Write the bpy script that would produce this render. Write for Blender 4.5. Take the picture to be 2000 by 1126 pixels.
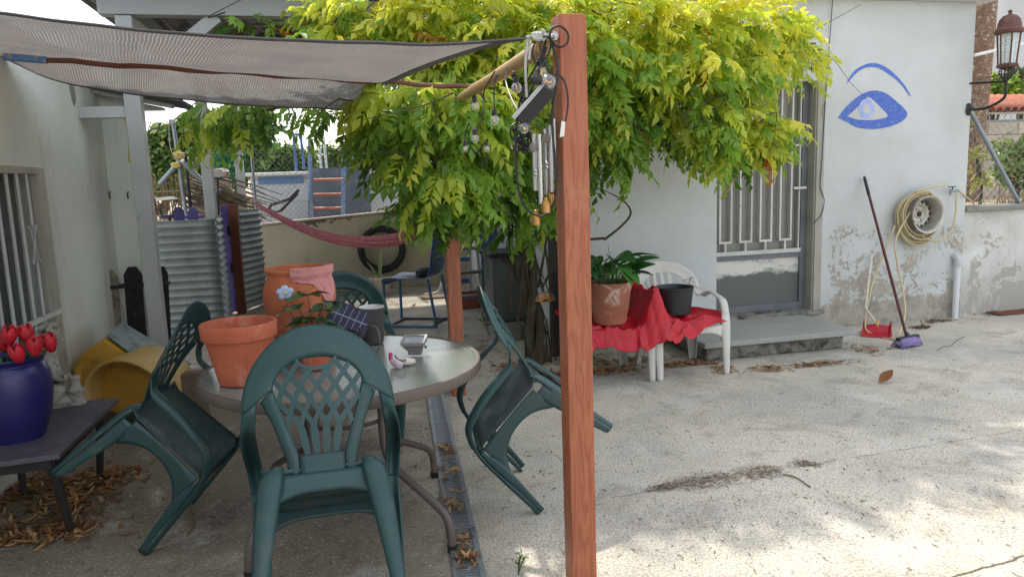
import bpy, bmesh, math, random
import numpy as np
from mathutils import Vector, Matrix, noise as mnoise
random.seed(7)
for o in list(bpy.data.objects): bpy.data.objects.remove(o)
scene = bpy.context.scene
COL = scene.collection
R = math.radians
# ------------------------------------------------------------------ camera
CAM_H, FPX = 1.5, 1440.0
psi, pit, rho = R(13), R(8.4), R(2.0)
cF = Vector((math.sin(psi)*math.cos(pit), math.cos(psi)*math.cos(pit), -math.sin(pit)))
r0 = Vector((math.cos(psi), -math.sin(psi), 0)); u0 = r0.cross(cF)
cR = r0*math.cos(rho) - u0*math.sin(rho); cU = u0*math.cos(rho) + r0*math.sin(rho)
cam = bpy.data.cameras.new('camera'); camo = bpy.data.objects.new('camera', cam); COL.objects.link(camo)
cam.sensor_width = 36; cam.lens = FPX/2000*36; cam.clip_start = .05; cam.clip_end = 2000
m = Matrix((cR, cU, -cF)).transposed().to_4x4(); m.translation = (0, 0, CAM_H); camo.matrix_world = m
scene.camera = camo
def at(x, y, X=None, Y=None, Z=None):
    d = cF + cR*((x-1000)/FPX) + cU*((563-y)/FPX)
    t = X/d.x if X is not None else (Y/d.y if Y is not None else (Z-CAM_H)/d.z)
    return Vector((0, 0, CAM_H)) + d*t
# ------------------------------------------------------------------ world and sun
SUN_EL, SUN_AZ = R(52), R(-4)          # the sun stands behind the white house
w = bpy.data.worlds.new('World'); scene.world = w; w.use_nodes = True
nt = w.node_tree; nt.nodes.clear()
out = nt.nodes.new('ShaderNodeOutputWorld'); bg = nt.nodes.new('ShaderNodeBackground')
sky = nt.nodes.new('ShaderNodeTexSky'); sky.sky_type = 'NISHITA'; sky.sun_disc = False
sky.sun_elevation = SUN_EL; sky.sun_rotation = SUN_AZ; sky.dust_density = 2.0; sky.air_density = 1.0
tc = nt.nodes.new('ShaderNodeTexCoord'); mp = nt.nodes.new('ShaderNodeMapping'); mp.inputs['Scale'].default_value = (1, 1, 2.6)
nz = nt.nodes.new('ShaderNodeTexNoise'); nz.inputs['Scale'].default_value = 2.6; nz.inputs['Detail'].default_value = 7; nz.inputs['Roughness'].default_value = .55
cr = nt.nodes.new('ShaderNodeValToRGB'); cr.color_ramp.elements[0].position = .40; cr.color_ramp.elements[1].position = .62
mx = nt.nodes.new('ShaderNodeMix'); mx.data_type = 'RGBA'; mx.inputs[7].default_value = (8.6, 8.8, 9.0, 1)
nt.links.new(tc.outputs['Generated'], mp.inputs[0]); nt.links.new(mp.outputs[0], nz.inputs['Vector'])
nt.links.new(nz.outputs['Fac'], cr.inputs[0]); nt.links.new(cr.outputs[0], mx.inputs[0])
nt.links.new(sky.outputs[0], mx.inputs[6]); nt.links.new(mx.outputs[2], bg.inputs[0])
bg.inputs[1].default_value = .145; nt.links.new(bg.outputs[0], out.inputs[0])
sl = bpy.data.lights.new('sun', 'SUN'); sl.energy = 2.5; sl.angle = R(1.6); sl.color = (1, .95, .86)
so = bpy.data.objects.new('sun', sl); COL.objects.link(so)
sdir = Vector((math.sin(SUN_AZ)*math.cos(SUN_EL), math.cos(SUN_AZ)*math.cos(SUN_EL), math.sin(SUN_EL)))
so.rotation_euler = sdir.to_track_quat('Z', 'Y').to_euler(); so.location = sdir*30
vs = scene.view_settings; vs.view_transform = 'Standard'; vs.look = 'None'; vs.gamma = 1; vs.exposure = 0.82
scene.render.engine = 'CYCLES'; scene.cycles.max_bounces = 8; scene.cycles.transparent_max_bounces = 16
scene.render.resolution_x = 1024; scene.render.resolution_y = 576
# ------------------------------------------------------------------ helpers
def S(r, g, b):
    f = lambda c: (c/255/12.92) if c/255 <= .04045 else ((c/255+.055)/1.055)**2.4
    return (f(r), f(g), f(b))
def rotz(a): return Matrix.Rotation(a, 3, 'Z')
def crom(P, sub):
    P = [tuple(p) for p in P]; out = []
    n = len(P)
    for i in range(n-1):
        p0, p1, p2, p3 = P[max(i-1, 0)], P[i], P[i+1], P[min(i+2, n-1)]
        for k in range(sub):
            t = k/sub
            out.append(tuple(.5*((2*b)+(-a+c)*t+(2*a-5*b+4*c-d)*t*t+(-a+3*b-3*c+d)*t**3) for a, b, c, d in zip(p0, p1, p2, p3)))
    out.append(P[-1]); return out
class MB:
    def __init__(s): s.v = []; s.f = []
    def add(s, vs, fs):
        o = len(s.v); s.v += [tuple(v) for v in vs]; s.f += [tuple(i+o for i in f) for f in fs]; return s
    def box(s, c, d, rot=None):
        x, y, z = d[0]/2, d[1]/2, d[2]/2; V = []
        for p in ((-x,-y,-z),(x,-y,-z),(x,y,-z),(-x,y,-z),(-x,-y,z),(x,-y,z),(x,y,z),(-x,y,z)):
            p = Vector(p)
            if rot is not None: p = rot @ p
            V.append(p+Vector(c))
        return s.add(V, [(0,3,2,1),(4,5,6,7),(0,1,5,4),(1,2,6,5),(2,3,7,6),(3,0,4,7)])
    def bb(s, x0, x1, y0, y1, z0, z1): return s.box(((x0+x1)/2, (y0+y1)/2, (z0+z1)/2), (x1-x0, y1-y0, z1-z0))
    def bar(s, a, b, w, h=None, up=(0, 0, 1)):
        a = Vector(a); b = Vector(b); d = b-a; L = d.length; z = d/L; u = Vector(up)
        if abs(z.dot(u)) > .98: u = Vector((0, 1, 0))
        x = u.cross(z).normalized(); y = z.cross(x)
        return s.box((a+b)/2, (w, h or w, L), Matrix((x, y, z)).transposed())
    def prism(s, poly, y0, y1, fn=None):           # polygon in (x,z), extruded along y
        n = len(poly); V = [(p[0], y0, p[1]) for p in poly]+[(p[0], y1, p[1]) for p in poly]
        if fn: V = [fn(v) for v in V]
        F = [tuple(range(n)), tuple(range(2*n-1, n-1, -1))]+[(i, i+n, (i+1) % n+n, (i+1) % n) for i in range(n)]
        return s.add(V, F)
    def tube(s, P, r, n=8, sub=0, cap=True, sq=1.0):
        P = [Vector(p) for p in P]; rr = [r]*len(P) if not hasattr(r, '__len__') else list(r)
        if sub:
            Q = crom([tuple(p)+(q,) for p, q in zip(P, rr)], sub); P = [Vector(q[:3]) for q in Q]; rr = [q[3] for q in Q]
        nrm = None; V = []; F = []
        for i, p in enumerate(P):
            t = (P[min(i+1, len(P)-1)]-P[max(i-1, 0)])
            t = t.normalized() if t.length > 1e-9 else Vector((0, 0, 1))
            if nrm is None: nrm = t.orthogonal().normalized()
            nrm = (nrm-t*nrm.dot(t)); nrm = nrm.normalized() if nrm.length > 1e-6 else t.orthogonal().normalized()
            b = t.cross(nrm)
            for k in range(n):
                a = 2*math.pi*k/n; V.append(p+(nrm*math.cos(a)+b*math.sin(a)*sq)*rr[i])
        for i in range(len(P)-1):
            for k in range(n): F.append((i*n+k, i*n+(k+1) % n, (i+1)*n+(k+1) % n, (i+1)*n+k))
        if cap: F += [tuple(range(n-1, -1, -1)), tuple(range((len(P)-1)*n, len(P)*n))]
        return s.add(V, F)
    def lathe(s, prof, n=32, c=(0, 0, 0), sub=0, mat=None, jit=0):
        if sub: prof = crom(prof, sub)
        V = []; F = []; c = Vector(c)
        for (r, z) in prof:
            for k in range(n):
                a = 2*math.pi*k/n; p = Vector((r*math.cos(a), r*math.sin(a), z))
                if jit: p += Vector(mnoise.noise_vector(p*9))*jit
                if mat is not None: p = mat @ p
                V.append(p+c)
        for i in range(len(prof)-1):
            for k in range(n): F.append((i*n+k, i*n+(k+1) % n, (i+1)*n+(k+1) % n, (i+1)*n+k))
        return s.add(V, F)
    def grid(s, fn, nu, nv):
        V = [fn(i/nu, j/nv) for j in range(nv+1) for i in range(nu+1)]
        F = [(j*(nu+1)+i, j*(nu+1)+i+1, (j+1)*(nu+1)+i+1, (j+1)*(nu+1)+i) for j in range(nv) for i in range(nu)]
        return s.add(V, F)
    def sweep(s, ctrl, sub=6, ac=6):
        # ctrl rows: x,y,z, wx,wy,wz, halfwidth, bow
        Q = crom(ctrl, sub); V = []; F = []; n = ac+1
        for i, q in enumerate(Q):
            p = Vector(q[:3]); wv = Vector(q[3:6]).normalized()
            a = Vector(Q[max(i-1, 0)][:3]); b = Vector(Q[min(i+1, len(Q)-1)][:3]); t = (b-a).normalized()
            nn = t.cross(wv).normalized()
            for k in range(n):
                u = -1+2*k/ac; V.append(p+wv*(q[6]*u)+nn*(q[7]*(1-u*u)))
        for i in range(len(Q)-1):
            for k in range(ac): F.append((i*n+k, i*n+k+1, (i+1)*n+k+1, (i+1)*n+k))
        return s.add(V, F)
    def ball(s, c, r, n=12, sc=(1, 1, 1), rot=None, jit=0, seed=0):
        V = []; F = []; m = n//2
        for j in range(m+1):
            th = math.pi*j/m
            for k in range(n):
                a = 2*math.pi*k/n; d = Vector((math.sin(th)*math.cos(a), math.sin(th)*math.sin(a), math.cos(th)))
                q = 1+(jit*mnoise.noise(d*2.3+Vector((seed*7.1, seed, 0))) if jit else 0)
                p = Vector((d.x*sc[0], d.y*sc[1], d.z*sc[2]))*r*q
                if rot is not None: p = rot @ p
                V.append(p+Vector(c))
        for j in range(m):
            for k in range(n): F.append((j*n+k, (j+1)*n+k, (j+1)*n+(k+1) % n, j*n+(k+1) % n))
        return s.add(V, F)
    def mesh(s, name):
        me = bpy.data.meshes.new(name); me.from_pydata(s.v, [], s.f); me.validate(); return me
    def build(s, name, mat, parent=None, smooth=False, bevel=0, solid=0, subd=0, world=True, label=None, auto=40):
        me = s.mesh(name)
        bm = bmesh.new(); bm.from_mesh(me); bmesh.ops.remove_doubles(bm, verts=bm.verts, dist=1e-5)
        bmesh.ops.recalc_face_normals(bm, faces=bm.faces)
        if smooth:
            for e in bm.edges:
                if len(e.link_faces) == 2 and e.calc_face_angle(0) > R(auto): e.smooth = False
            for f in bm.faces: f.smooth = True
        bm.to_mesh(me); bm.free()
        me.materials.append(mat)
        o = bpy.data.objects.new(name, me); COL.objects.link(o)
        if parent is not None:
            o.parent = parent
            if world: o.matrix_parent_inverse = wm(parent).inverted()
        if solid:
            md = o.modifiers.new('solid', 'SOLIDIFY'); md.thickness = solid; md.offset = 0
        if bevel:
            md = o.modifiers.new('bevel', 'BEVEL'); md.width = bevel; md.segments = 2; md.limit_method = 'ANGLE'; md.angle_limit = R(35)
            if not smooth:
                for p in me.polygons: p.use_smooth = False
        if subd:
            md = o.modifiers.new('sub', 'SUBSURF'); md.levels = subd; md.render_levels = subd
        if label: o['label'] = label
        return o
def wm(o):
    m = Matrix.LocRotScale(o.location, o.rotation_euler, o.scale)
    if o.parent is not None: m = wm(o.parent) @ o.matrix_parent_inverse @ m
    return m
def thing(name, label, cat, loc=(0, 0, 0), rz=0, group=None):
    o = bpy.data.objects.new(name, None); COL.objects.link(o); o.empty_display_size = .1
    o.location = loc; o.rotation_euler = (0, 0, rz); return tag(o, label, cat, group)
def tag(o, label, cat, group=None, kind=None):
    o['label'] = label; o['category'] = cat
    if group: o['group'] = group
    if kind: o['kind'] = kind
    return o
def struct(o): o['kind'] = 'structure'; return o
def stuff(o): o['kind'] = 'stuff'; return o
def dup(o, parent=None):
    c = o.copy(); COL.objects.link(c); c.parent = parent
    for ch in o.children: dup(ch, c)
    return c
# ------------------------------------------------------------------ materials
class NT:
    def __init__(s, name):
        s.m = bpy.data.materials.new(name); s.m.use_nodes = True; s.t = s.m.node_tree; s.t.nodes.clear()
        s.o = s.n('OutputMaterial'); s.tc = s.n('TexCoord'); s.p = s.tc.outputs['Object']
    def n(s, k): return s.t.nodes.new('ShaderNode'+k)
    def l(s, a, b): s.t.links.new(a, b)
    def setin(s, i, v):
        if hasattr(v, 'is_linked') or isinstance(v, bpy.types.NodeSocket): s.l(v, i)
        elif isinstance(v, tuple) and len(v) == 3 and i.type == 'RGBA': i.default_value = v+(1,)
        else: i.default_value = v
    def noise(s, scale, det=4, rough=.55, vec=None, dist=0, stretch=None):
        x = s.n('TexNoise'); x.inputs['Scale'].default_value = scale; x.inputs['Detail'].default_value = det
        x.inputs['Roughness'].default_value = rough; x.inputs['Distortion'].default_value = dist
        v = vec or s.p
        if stretch:
            mp = s.n('Mapping'); mp.inputs['Scale'].default_value = stretch; s.l(v, mp.inputs[0]); v = mp.outputs[0]
        s.l(v, x.inputs['Vector']); return x.outputs['Fac']
    def ramp(s, f, a, b, ca=(0, 0, 0), cb=(1, 1, 1)):
        x = s.n('ValToRGB'); e = x.color_ramp.elements; e[0].position = a; e[1].position = b
        e[0].color = ca+(1,); e[1].color = cb+(1,); s.l(f, x.inputs[0]); return x.outputs[0]
    def mr(s, f, a, b, c=0., d=1.):
        x = s.n('MapRange'); x.inputs[1].default_value = a; x.inputs[2].default_value = b; x.inputs[3].default_value = c; x.inputs[4].default_value = d
        s.setin(x.inputs[0], f); return x.outputs[0]
    def mix(s, f, a, b, mode='MIX'):
        x = s.n('Mix'); x.data_type = 'RGBA'; x.blend_type = mode
        s.setin(x.inputs[0], f); s.setin(x.inputs[6], a); s.setin(x.inputs[7], b); return x.outputs[2]
    def math(s, op, a, b=0., c=None):
        x = s.n('Math'); x.operation = op; s.setin(x.inputs[0], a); s.setin(x.inputs[1], b)
        if c is not None: s.setin(x.inputs[2], c)
        return x.outputs[0]
    def xyz(s, v=None):
        x = s.n('SeparateXYZ'); s.l(v or s.p, x.inputs[0]); return x.outputs
    def bump(s, h, st=.3, dist=.01, nrm=None):
        x = s.n('Bump'); x.inputs['Strength'].default_value = st; x.inputs['Distance'].default_value = dist
        s.l(h, x.inputs['Height'])
        if nrm: s.l(nrm, x.inputs['Normal'])
        return x.outputs[0]
    def bsdf(s, col, rough=.7, metal=0., bump=None, spec=.5, **kw):
        b = s.n('BsdfPrincipled'); s.setin(b.inputs['Base Color'], col); s.setin(b.inputs['Roughness'], rough)
        s.setin(b.inputs['Metallic'], metal); b.inputs['Specular IOR Level'].default_value = spec
        if bump: s.l(bump, b.inputs['Normal'])
        for k, v in kw.items(): s.setin(b.inputs[k.replace('_', ' ')], v)
        return b.outputs[0]
    def done(s, sh): s.l(sh, s.o.inputs[0]); return s.m
    def rnd(s): return s.n('ObjectInfo').outputs['Random']
def PM(name, c1, c2=None, rough=.6, metal=0., scale=7, bump=.12, bscale=70, dirt=None, damt=(.55, .72), dscale=5, spec=.5, stretch=None, rv=.12):
    t = NT(name); c2 = c2 or tuple(x*.75 for x in c1)
    c = t.mix(t.ramp(t.noise(scale, 5, .6, stretch=stretch), .3, .7), c1, c2)
    if dirt: c = t.mix(t.ramp(t.noise(dscale, 6, .65, dist=.6), *damt), c, dirt)
    c = t.mix(1.0, c, t.mix(t.rnd(), (1-rv,)*3, (1+rv,)*3), 'MULTIPLY')
    ro = t.mr(t.noise(scale*2.3, 3), .3, .7, max(rough-.1, .05), min(rough+.12, 1))
    return t.done(t.bsdf(c, ro, metal, t.bump(t.noise(bscale, 4), bump, .01), spec))
MAT = {}
def mk(k, *a, **kw): MAT[k] = PM(k, *a, **kw)
mk('green', (.017, .054, .056), (.022, .064, .064), rough=.42, scale=3, bump=.05, bscale=160, dirt=(.085, .105, .10), damt=(.58, .9), dscale=7)
mk('green_seat', (.020, .054, .058), (.036, .064, .064), rough=.5, scale=6, bump=.15, bscale=60, dirt=(.13, .115, .08), damt=(.56, .78), dscale=5, stretch=(3, 1, 1))
mk('white_plastic', (.62, .60, .55), (.52, .50, .45), rough=.5, scale=4, dirt=(.33, .31, .27), damt=(.58, .8))
mk('terracotta', S(192, 104, 74), S(170, 86, 58), rough=.85, scale=6, bump=.2, bscale=60, dirt=S(214, 164, 138), damt=(.52, .78), dscale=5)
mk('terracotta_jar', S(188, 108, 74), S(166, 90, 60), rough=.85, scale=5, bump=.15, bscale=50, dirt=S(206, 150, 120), damt=(.54, .82), dscale=5)
mk('pot_old', S(168, 108, 84), S(150, 88, 66), rough=.8, scale=4, dirt=S(205, 185, 170), damt=(.55, .66), dscale=9)
mk('pink_cloth', S(214, 150, 144), S(196, 128, 124), rough=.9, scale=12, bump=.3)
mk('blue_pot', S(38, 36, 96), S(30, 30, 84), rough=.35, scale=3, bump=.03)
mk('red_petal', S(196, 30, 44), S(160, 18, 36), rough=.5, scale=20)
mk('leaf_fake', S(58, 116, 44), S(40, 92, 36), rough=.5, scale=20)
mk('stone', S(172, 168, 156), S(140, 136, 124), rough=.9, scale=14, bump=.6, bscale=60, dirt=S(62, 60, 54), damt=(.56, .68), dscale=16)
mk('yellow', S(206, 160, 62), S(188, 138, 48), rough=.5, scale=4, dirt=S(120, 96, 52), damt=(.55, .8), dscale=6)
mk('yellow_in', S(202, 172, 110), S(186, 152, 84), rough=.6, scale=4, dirt=S(120, 96, 52), damt=(.6, .85))
mk('greyblue', S(146, 158, 156), S(124, 138, 138), rough=.6, scale=5, dirt=S(88, 88, 78), damt=(.5, .72), dscale=7)
mk('stool_top', S(84, 78, 88), S(68, 62, 72), rough=.55, scale=6, dirt=S(44, 42, 44), damt=(.58, .74), dscale=9)
mk('dark_wood', S(52, 48, 46), S(36, 34, 34), rough=.8, scale=8, stretch=(1, 1, .2))
mk('black', (.012, .012, .014), (.02, .02, .022), rough=.45)
mk('rubber', (.014, .014, .015), (.03, .03, .03), rough=.8, bump=.3)
mk('picket_old', S(138, 132, 112), S(112, 106, 88), rough=.9, scale=10, stretch=(1, 1, .15), dirt=S(84, 66, 60), damt=(.5, .62), dscale=8, bump=.5)
mk('picket_dark', S(46, 42, 46), S(34, 32, 34), rough=.85, scale=10, stretch=(1, 1, .15), dirt=S(100, 96, 84), damt=(.62, .72), dscale=14, bump=.5)
mk('grey_steel', S(178, 180, 178), S(162, 165, 163), rough=.5, scale=3, dirt=S(100, 98, 92), damt=(.66, .85), bump=.03)
mk('light_steel', S(188, 190, 188), S(168, 170, 168), rough=.5, scale=3, bump=.03)
mk('dark_roof', S(104, 106, 110), S(88, 90, 94), rough=.7, scale=3)
mk('brown_frame', S(104, 92, 84), S(92, 80, 74), rough=.5, scale=6, bump=.05)
mk('purple', S(86, 74, 138), S(70, 60, 118), rough=.6, scale=6, dirt=S(60, 50, 100), damt=(.6, .8))
mk('rust_wood', S(122, 70, 48), S(100, 56, 40), rough=.8, scale=8, stretch=(1, 1, .2))
mk('brown_bar', S(122, 76, 60), S(98, 60, 48), rough=.7, scale=6)
mk('blue_paint', S(86, 124, 178), S(110, 146, 190), rough=.7, scale=14, dirt=S(180, 176, 160), damt=(.52, .62), dscale=18)
mk('blue_chair', S(58, 100, 138), S(46, 84, 120), rough=.4, scale=4, bump=.03)
mk('blue_rung', S(74, 104, 160), S(64, 92, 146), rough=.5, scale=5)
mk('grey_rung', S(110, 112, 114), S(96, 98, 100), rough=.6)
mk('orange_rung', S(196, 120, 90), S(180, 104, 76), rough=.6)
mk('cabinet', S(112, 118, 112), S(92, 98, 94), rough=.45, metal=.35, scale=3)
mk('block', S(150, 148, 140), S(128, 124, 116), rough=.95, bump=.5, bscale=90)
mk('bark', S(92, 84, 64), S(66, 62, 46), rough=.9, scale=12, bump=.8, bscale=35, stretch=(1, 1, .25), dirt=S(108, 116, 84), damt=(.55, .7))
mk('vine', S(84, 74, 58), S(64, 56, 44), rough=.9, scale=16, bump=.5)
mk('palm_bark', S(140, 112, 94), S(104, 82, 68), rough=.95, scale=14, bump=1, bscale=26, dirt=S(190, 176, 160), damt=(.56, .66), dscale=18)
mk('bamboo', S(180, 146, 98), S(160, 124, 78), rough=.5, scale=6, stretch=(1, .2, 1), bump=.05)
mk('rope', S(206, 204, 196), S(180, 178, 170), rough=.9, bump=.4, bscale=200)
mk('cable', (.012, .012, .013), (.02, .02, .02), rough=.5)
mk('cable_grey', S(120, 120, 118), S(104, 104, 102), rough=.5)
mk('alu', S(196, 194, 190), S(178, 176, 172), rough=.28, metal=.9, bump=.02)
mk('brass', S(176, 132, 78), S(150, 108, 58), rough=.3, metal=.85, bump=.02)
mk('driftwood', S(134, 124, 112), S(84, 76, 70), rough=.9, scale=22, bump=.5, stretch=(1, 1, .4))
mk('paper', S(222, 220, 212), S(206, 204, 196), rough=.8)
mk('red_tarp', S(188, 16, 38), S(158, 10, 28), rough=.5, scale=9, bump=.25, bscale=26, stretch=(3, 1, 1))
mk('black_pot', S(40, 42, 46), S(32, 34, 38), rough=.45)
mk('grey_pot', S(84, 80, 80), S(74, 70, 70), rough=.6, scale=5, bump=.02)
mk('white', S(226, 226, 222), S(210, 210, 206), rough=.5)
mk('soil', (.03, .022, .015), (.05, .04, .03), rough=1, bump=1, bscale=60)
mk('cream', S(214, 206, 190), S(196, 188, 172), rough=.8, scale=10)
mk('magenta', S(190, 40, 110), rough=.4)
mk('lilac', S(180, 166, 206), S(216, 190, 190), rough=.5, scale=9)
mk('lamp_grey', S(150, 146, 146), S(132, 128, 128), rough=.45, bump=.03)
mk('petal_blue', S(190, 208, 234), S(172, 192, 224), rough=.7, scale=16)
mk('rim_steel', S(186, 182, 172), S(160, 156, 146), rough=.42, metal=.55, scale=9, dirt=S(110, 92, 74), damt=(.58, .72), dscale=14)
mk('hose', S(206, 190, 150), S(190, 172, 128), rough=.45, scale=6, bump=.03)
mk('broom_stick', S(92, 44, 40), S(70, 34, 32), rough=.5, scale=18)
mk('bristle', S(150, 134, 178), S(128, 110, 160), rough=.9, scale=22, bump=.8, bscale=160, dirt=S(190, 188, 96), damt=(.62, .68), dscale=14)
mk('dustpan', S(196, 24, 52), S(176, 16, 44), rough=.4)
mk('pvc', S(206, 208, 210), S(188, 190, 192), rough=.45, bump=.03)
mk('lantern_rust', S(112, 78, 66), S(84, 56, 48), rough=.6, metal=.3, scale=12, dirt=S(150, 118, 104), damt=(.6, .75))
mk('iron', S(58, 56, 56), S(44, 42, 42), rough=.6, metal=.4)
mk('galv', S(150, 158, 162), S(124, 132, 138), rough=.45, metal=.6, scale=9, bump=.04)
mk('wire', S(150, 150, 148), S(128, 128, 126), rough=.5, metal=.5)
mk('twig', S(128, 112, 92), S(92, 80, 66), rough=.95, scale=14, bump=.4)
mk('reed', S(152, 128, 100), S(120, 98, 76), rough=.9, scale=14, stretch=(1, 1, .2))
mk('hammock', S(140, 62, 70), S(176, 112, 112), rough=.9, scale=40, stretch=(1, .2, 1), bump=.3)
mk('plank', S(150, 116, 84), S(126, 96, 70), rough=.8, scale=10, stretch=(.2, 1, 1))
mk('planter', S(150, 92, 70), S(128, 76, 58), rough=.7)
mk('agave', S(122, 142, 104), S(98, 120, 84), rough=.5, scale=12)
mk('dirt', S(92, 80, 66), S(66, 58, 48), rough=1, bump=1, bscale=90)
mk('mirror_grey', S(180, 184, 186), S(160, 164, 166), rough=.2)
mk('tile', S(178, 104, 76), S(150, 84, 62), rough=.85, scale=10)
mk('far_wall', S(206, 206, 206), S(190, 190, 190), rough=.9, scale=1)
mk('beige_wall', S(196, 184, 168), S(172, 160, 144), rough=.95, scale=3, bump=.3)  # plain beige masonry colour
mk('door_steel', S(112, 114, 118), S(92, 94, 100), rough=.5, scale=5, dirt=S(70, 58, 50), damt=(.58, .74), dscale=7)
mk('grille_white', S(206, 206, 200), S(186, 186, 180), rough=.55, scale=9, dirt=S(110, 96, 82), damt=(.64, .74), dscale=16)
mk('jamb', S(178, 174, 162), S(160, 156, 144), rough=.85, scale=5, dirt=S(130, 112, 94), damt=(.6, .78))
mk('step_slab', S(158, 158, 152), S(144, 144, 138), rough=.75, scale=3, bump=.1)
mk('step_base', S(150, 146, 136), S(120, 116, 106), rough=.95, scale=6, bump=.6, bscale=30, dirt=S(64, 60, 54), damt=(.46, .62), dscale=7)
mk('mural', S(70, 100, 186), S(96, 124, 198), rough=.85, scale=20, dirt=S(160, 174, 206), damt=(.56, .74), dscale=38, bump=.1, stretch=(1, 1, 2.5))
mk('mural_soft', S(136, 152, 206), S(176, 186, 218), rough=.85, scale=20)
mk('yellow_paint', S(206, 186, 96), S(190, 176, 120), rough=.9)
mk('pool_white', S(214, 220, 226), S(196, 204, 212), rough=.85, scale=3, dirt=S(160, 168, 174), damt=(.6, .8))
mk('pool_dark', S(104, 116, 130), S(86, 98, 114), rough=.9, scale=4, dirt=S(140, 150, 160), damt=(.56, .74))
mk('pool_blue', S(92, 136, 188), S(110, 150, 196), rough=.8, scale=6)
mk('rock', S(190, 182, 170), S(150, 142, 130), rough=1, bump=1, bscale=12)
# ------------------------------------------------------------------ special materials
def ground_mat():
    t = NT('concrete'); x, y, z = t.xyz()
    c = t.mix(t.ramp(t.noise(1.1, 7, .65), .38, .62), S(219, 209, 190), S(188, 182, 169))
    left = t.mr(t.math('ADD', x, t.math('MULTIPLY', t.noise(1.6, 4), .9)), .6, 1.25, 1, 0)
    c = t.mix(t.math('MULTIPLY', left, .85), c, S(124, 111, 94))  # brown dirt on the left, with shade under table and stool painted in
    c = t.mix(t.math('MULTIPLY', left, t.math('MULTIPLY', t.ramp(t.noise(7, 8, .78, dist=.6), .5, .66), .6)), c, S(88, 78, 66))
    c = t.mix(t.math('MULTIPLY', t.ramp(t.noise(2.6, 8, .7, dist=.8), .50, .70), .65), c, S(136, 127, 112))
    c = t.mix(t.math('MULTIPLY', t.ramp(t.noise(1.7, 7, .7, dist=.4), .54, .68), .7), c, S(224, 218, 205))
    # speckle of aggregate
    c = t.mix(t.math('MULTIPLY', t.ramp(t.noise(95, 3, .7), .47, .60), .6), c, S(104, 99, 90))
    c = t.mix(t.math('MULTIPLY', t.ramp(t.noise(60, 3, .7), .58, .68), .5), c, S(232, 229, 222))
    # short dark flecks (dry bits trodden in), denser near the crack
    fl = t.ramp(t.noise(34, 2, .5, stretch=(1, .55, 1), dist=1.5), .66, .70)
    c = t.mix(t.math('MULTIPLY', fl, .7), c, S(92, 82, 70))
    # the crack between the two slabs
    p1, p2 = at(1170, 974, Z=0), at(2000, 838, Z=0); d = (p2-p1).normalized(); nx, ny = -d.y, d.x
    dist = t.math('ADD', t.math('MULTIPLY', x, nx), t.math('MULTIPLY', y, ny))
    dist = t.math('SUBTRACT', dist, p1.x*nx+p1.y*ny)
    dist = t.math('ADD', dist, t.math('MULTIPLY', t.math('SUBTRACT', t.noise(5, 5, .6), .5), .09))
    ad = t.math('ABSOLUTE', dist)
    ck = t.math('MULTIPLY', t.mr(ad, .001, .0065, 1, 0), t.mr(t.noise(5, 5, .7), .40, .58, .1, 1))
    ck = t.math('MULTIPLY', ck, t.mr(x, .9, 1.3, 0, 1))
    c = t.mix(t.math('MULTIPLY', ck, .7), c, S(96, 86, 72))
    # a second joint running away from the camera
    p3, p4 = at(1860, 1126, Z=0), at(2000, 1085, Z=0); d = (p4-p3).normalized(); nx, ny = -d.y, d.x
    d2 = t.math('SUBTRACT', t.math('ADD', t.math('MULTIPLY', x, nx), t.math('MULTIPLY', y, ny)), p3.x*nx+p3.y*ny)
    d2 = t.math('ABSOLUTE', t.math('ADD', d2, t.math('MULTIPLY', t.math('SUBTRACT', t.noise(6, 4), .5), .05)))
    c = t.mix(t.mr(d2, .002, .009, 1, 0), c, S(86, 78, 62))
    # damp dirt lying in the crack
    blob = None
    for (px, py, r) in ((1350, 940, .16), (1480, 920, .15), (1410, 930, .09), (1575, 908, .06), (1300, 952, .08)):
        q = at(px, py, Z=0); g = t.n('VectorMath'); g.operation = 'DISTANCE'; t.l(t.p, g.inputs[0]); g.inputs[1].default_value = q
        s = t.mr(t.math('ADD', g.outputs['Value'], t.math('MULTIPLY', t.math('SUBTRACT', t.noise(9, 7, .75), .5), .5)), r*.75, r, 1, 0)
        blob = s if blob is None else t.math('MAXIMUM', blob, s)
    blob = t.math('MULTIPLY', blob, t.mr(ad, .05, .13, 1, 0))
    blob = t.math('MULTIPLY', blob, t.ramp(t.noise(38, 6, .8), .40, .56))
    c = t.mix(t.math('MULTIPLY', blob, .9), c, S(98, 82, 66))
    h = t.math('ADD', t.math('MULTIPLY', t.noise(70, 5, .7), .6), t.math('MULTIPLY', t.noise(6, 4), .6))
    h = t.math('SUBTRACT', h, t.math('MULTIPLY', ck, 1.2))
    return t.done(t.bsdf(c, .88, 0, t.bump(h, .5, .012), .3))
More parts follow.
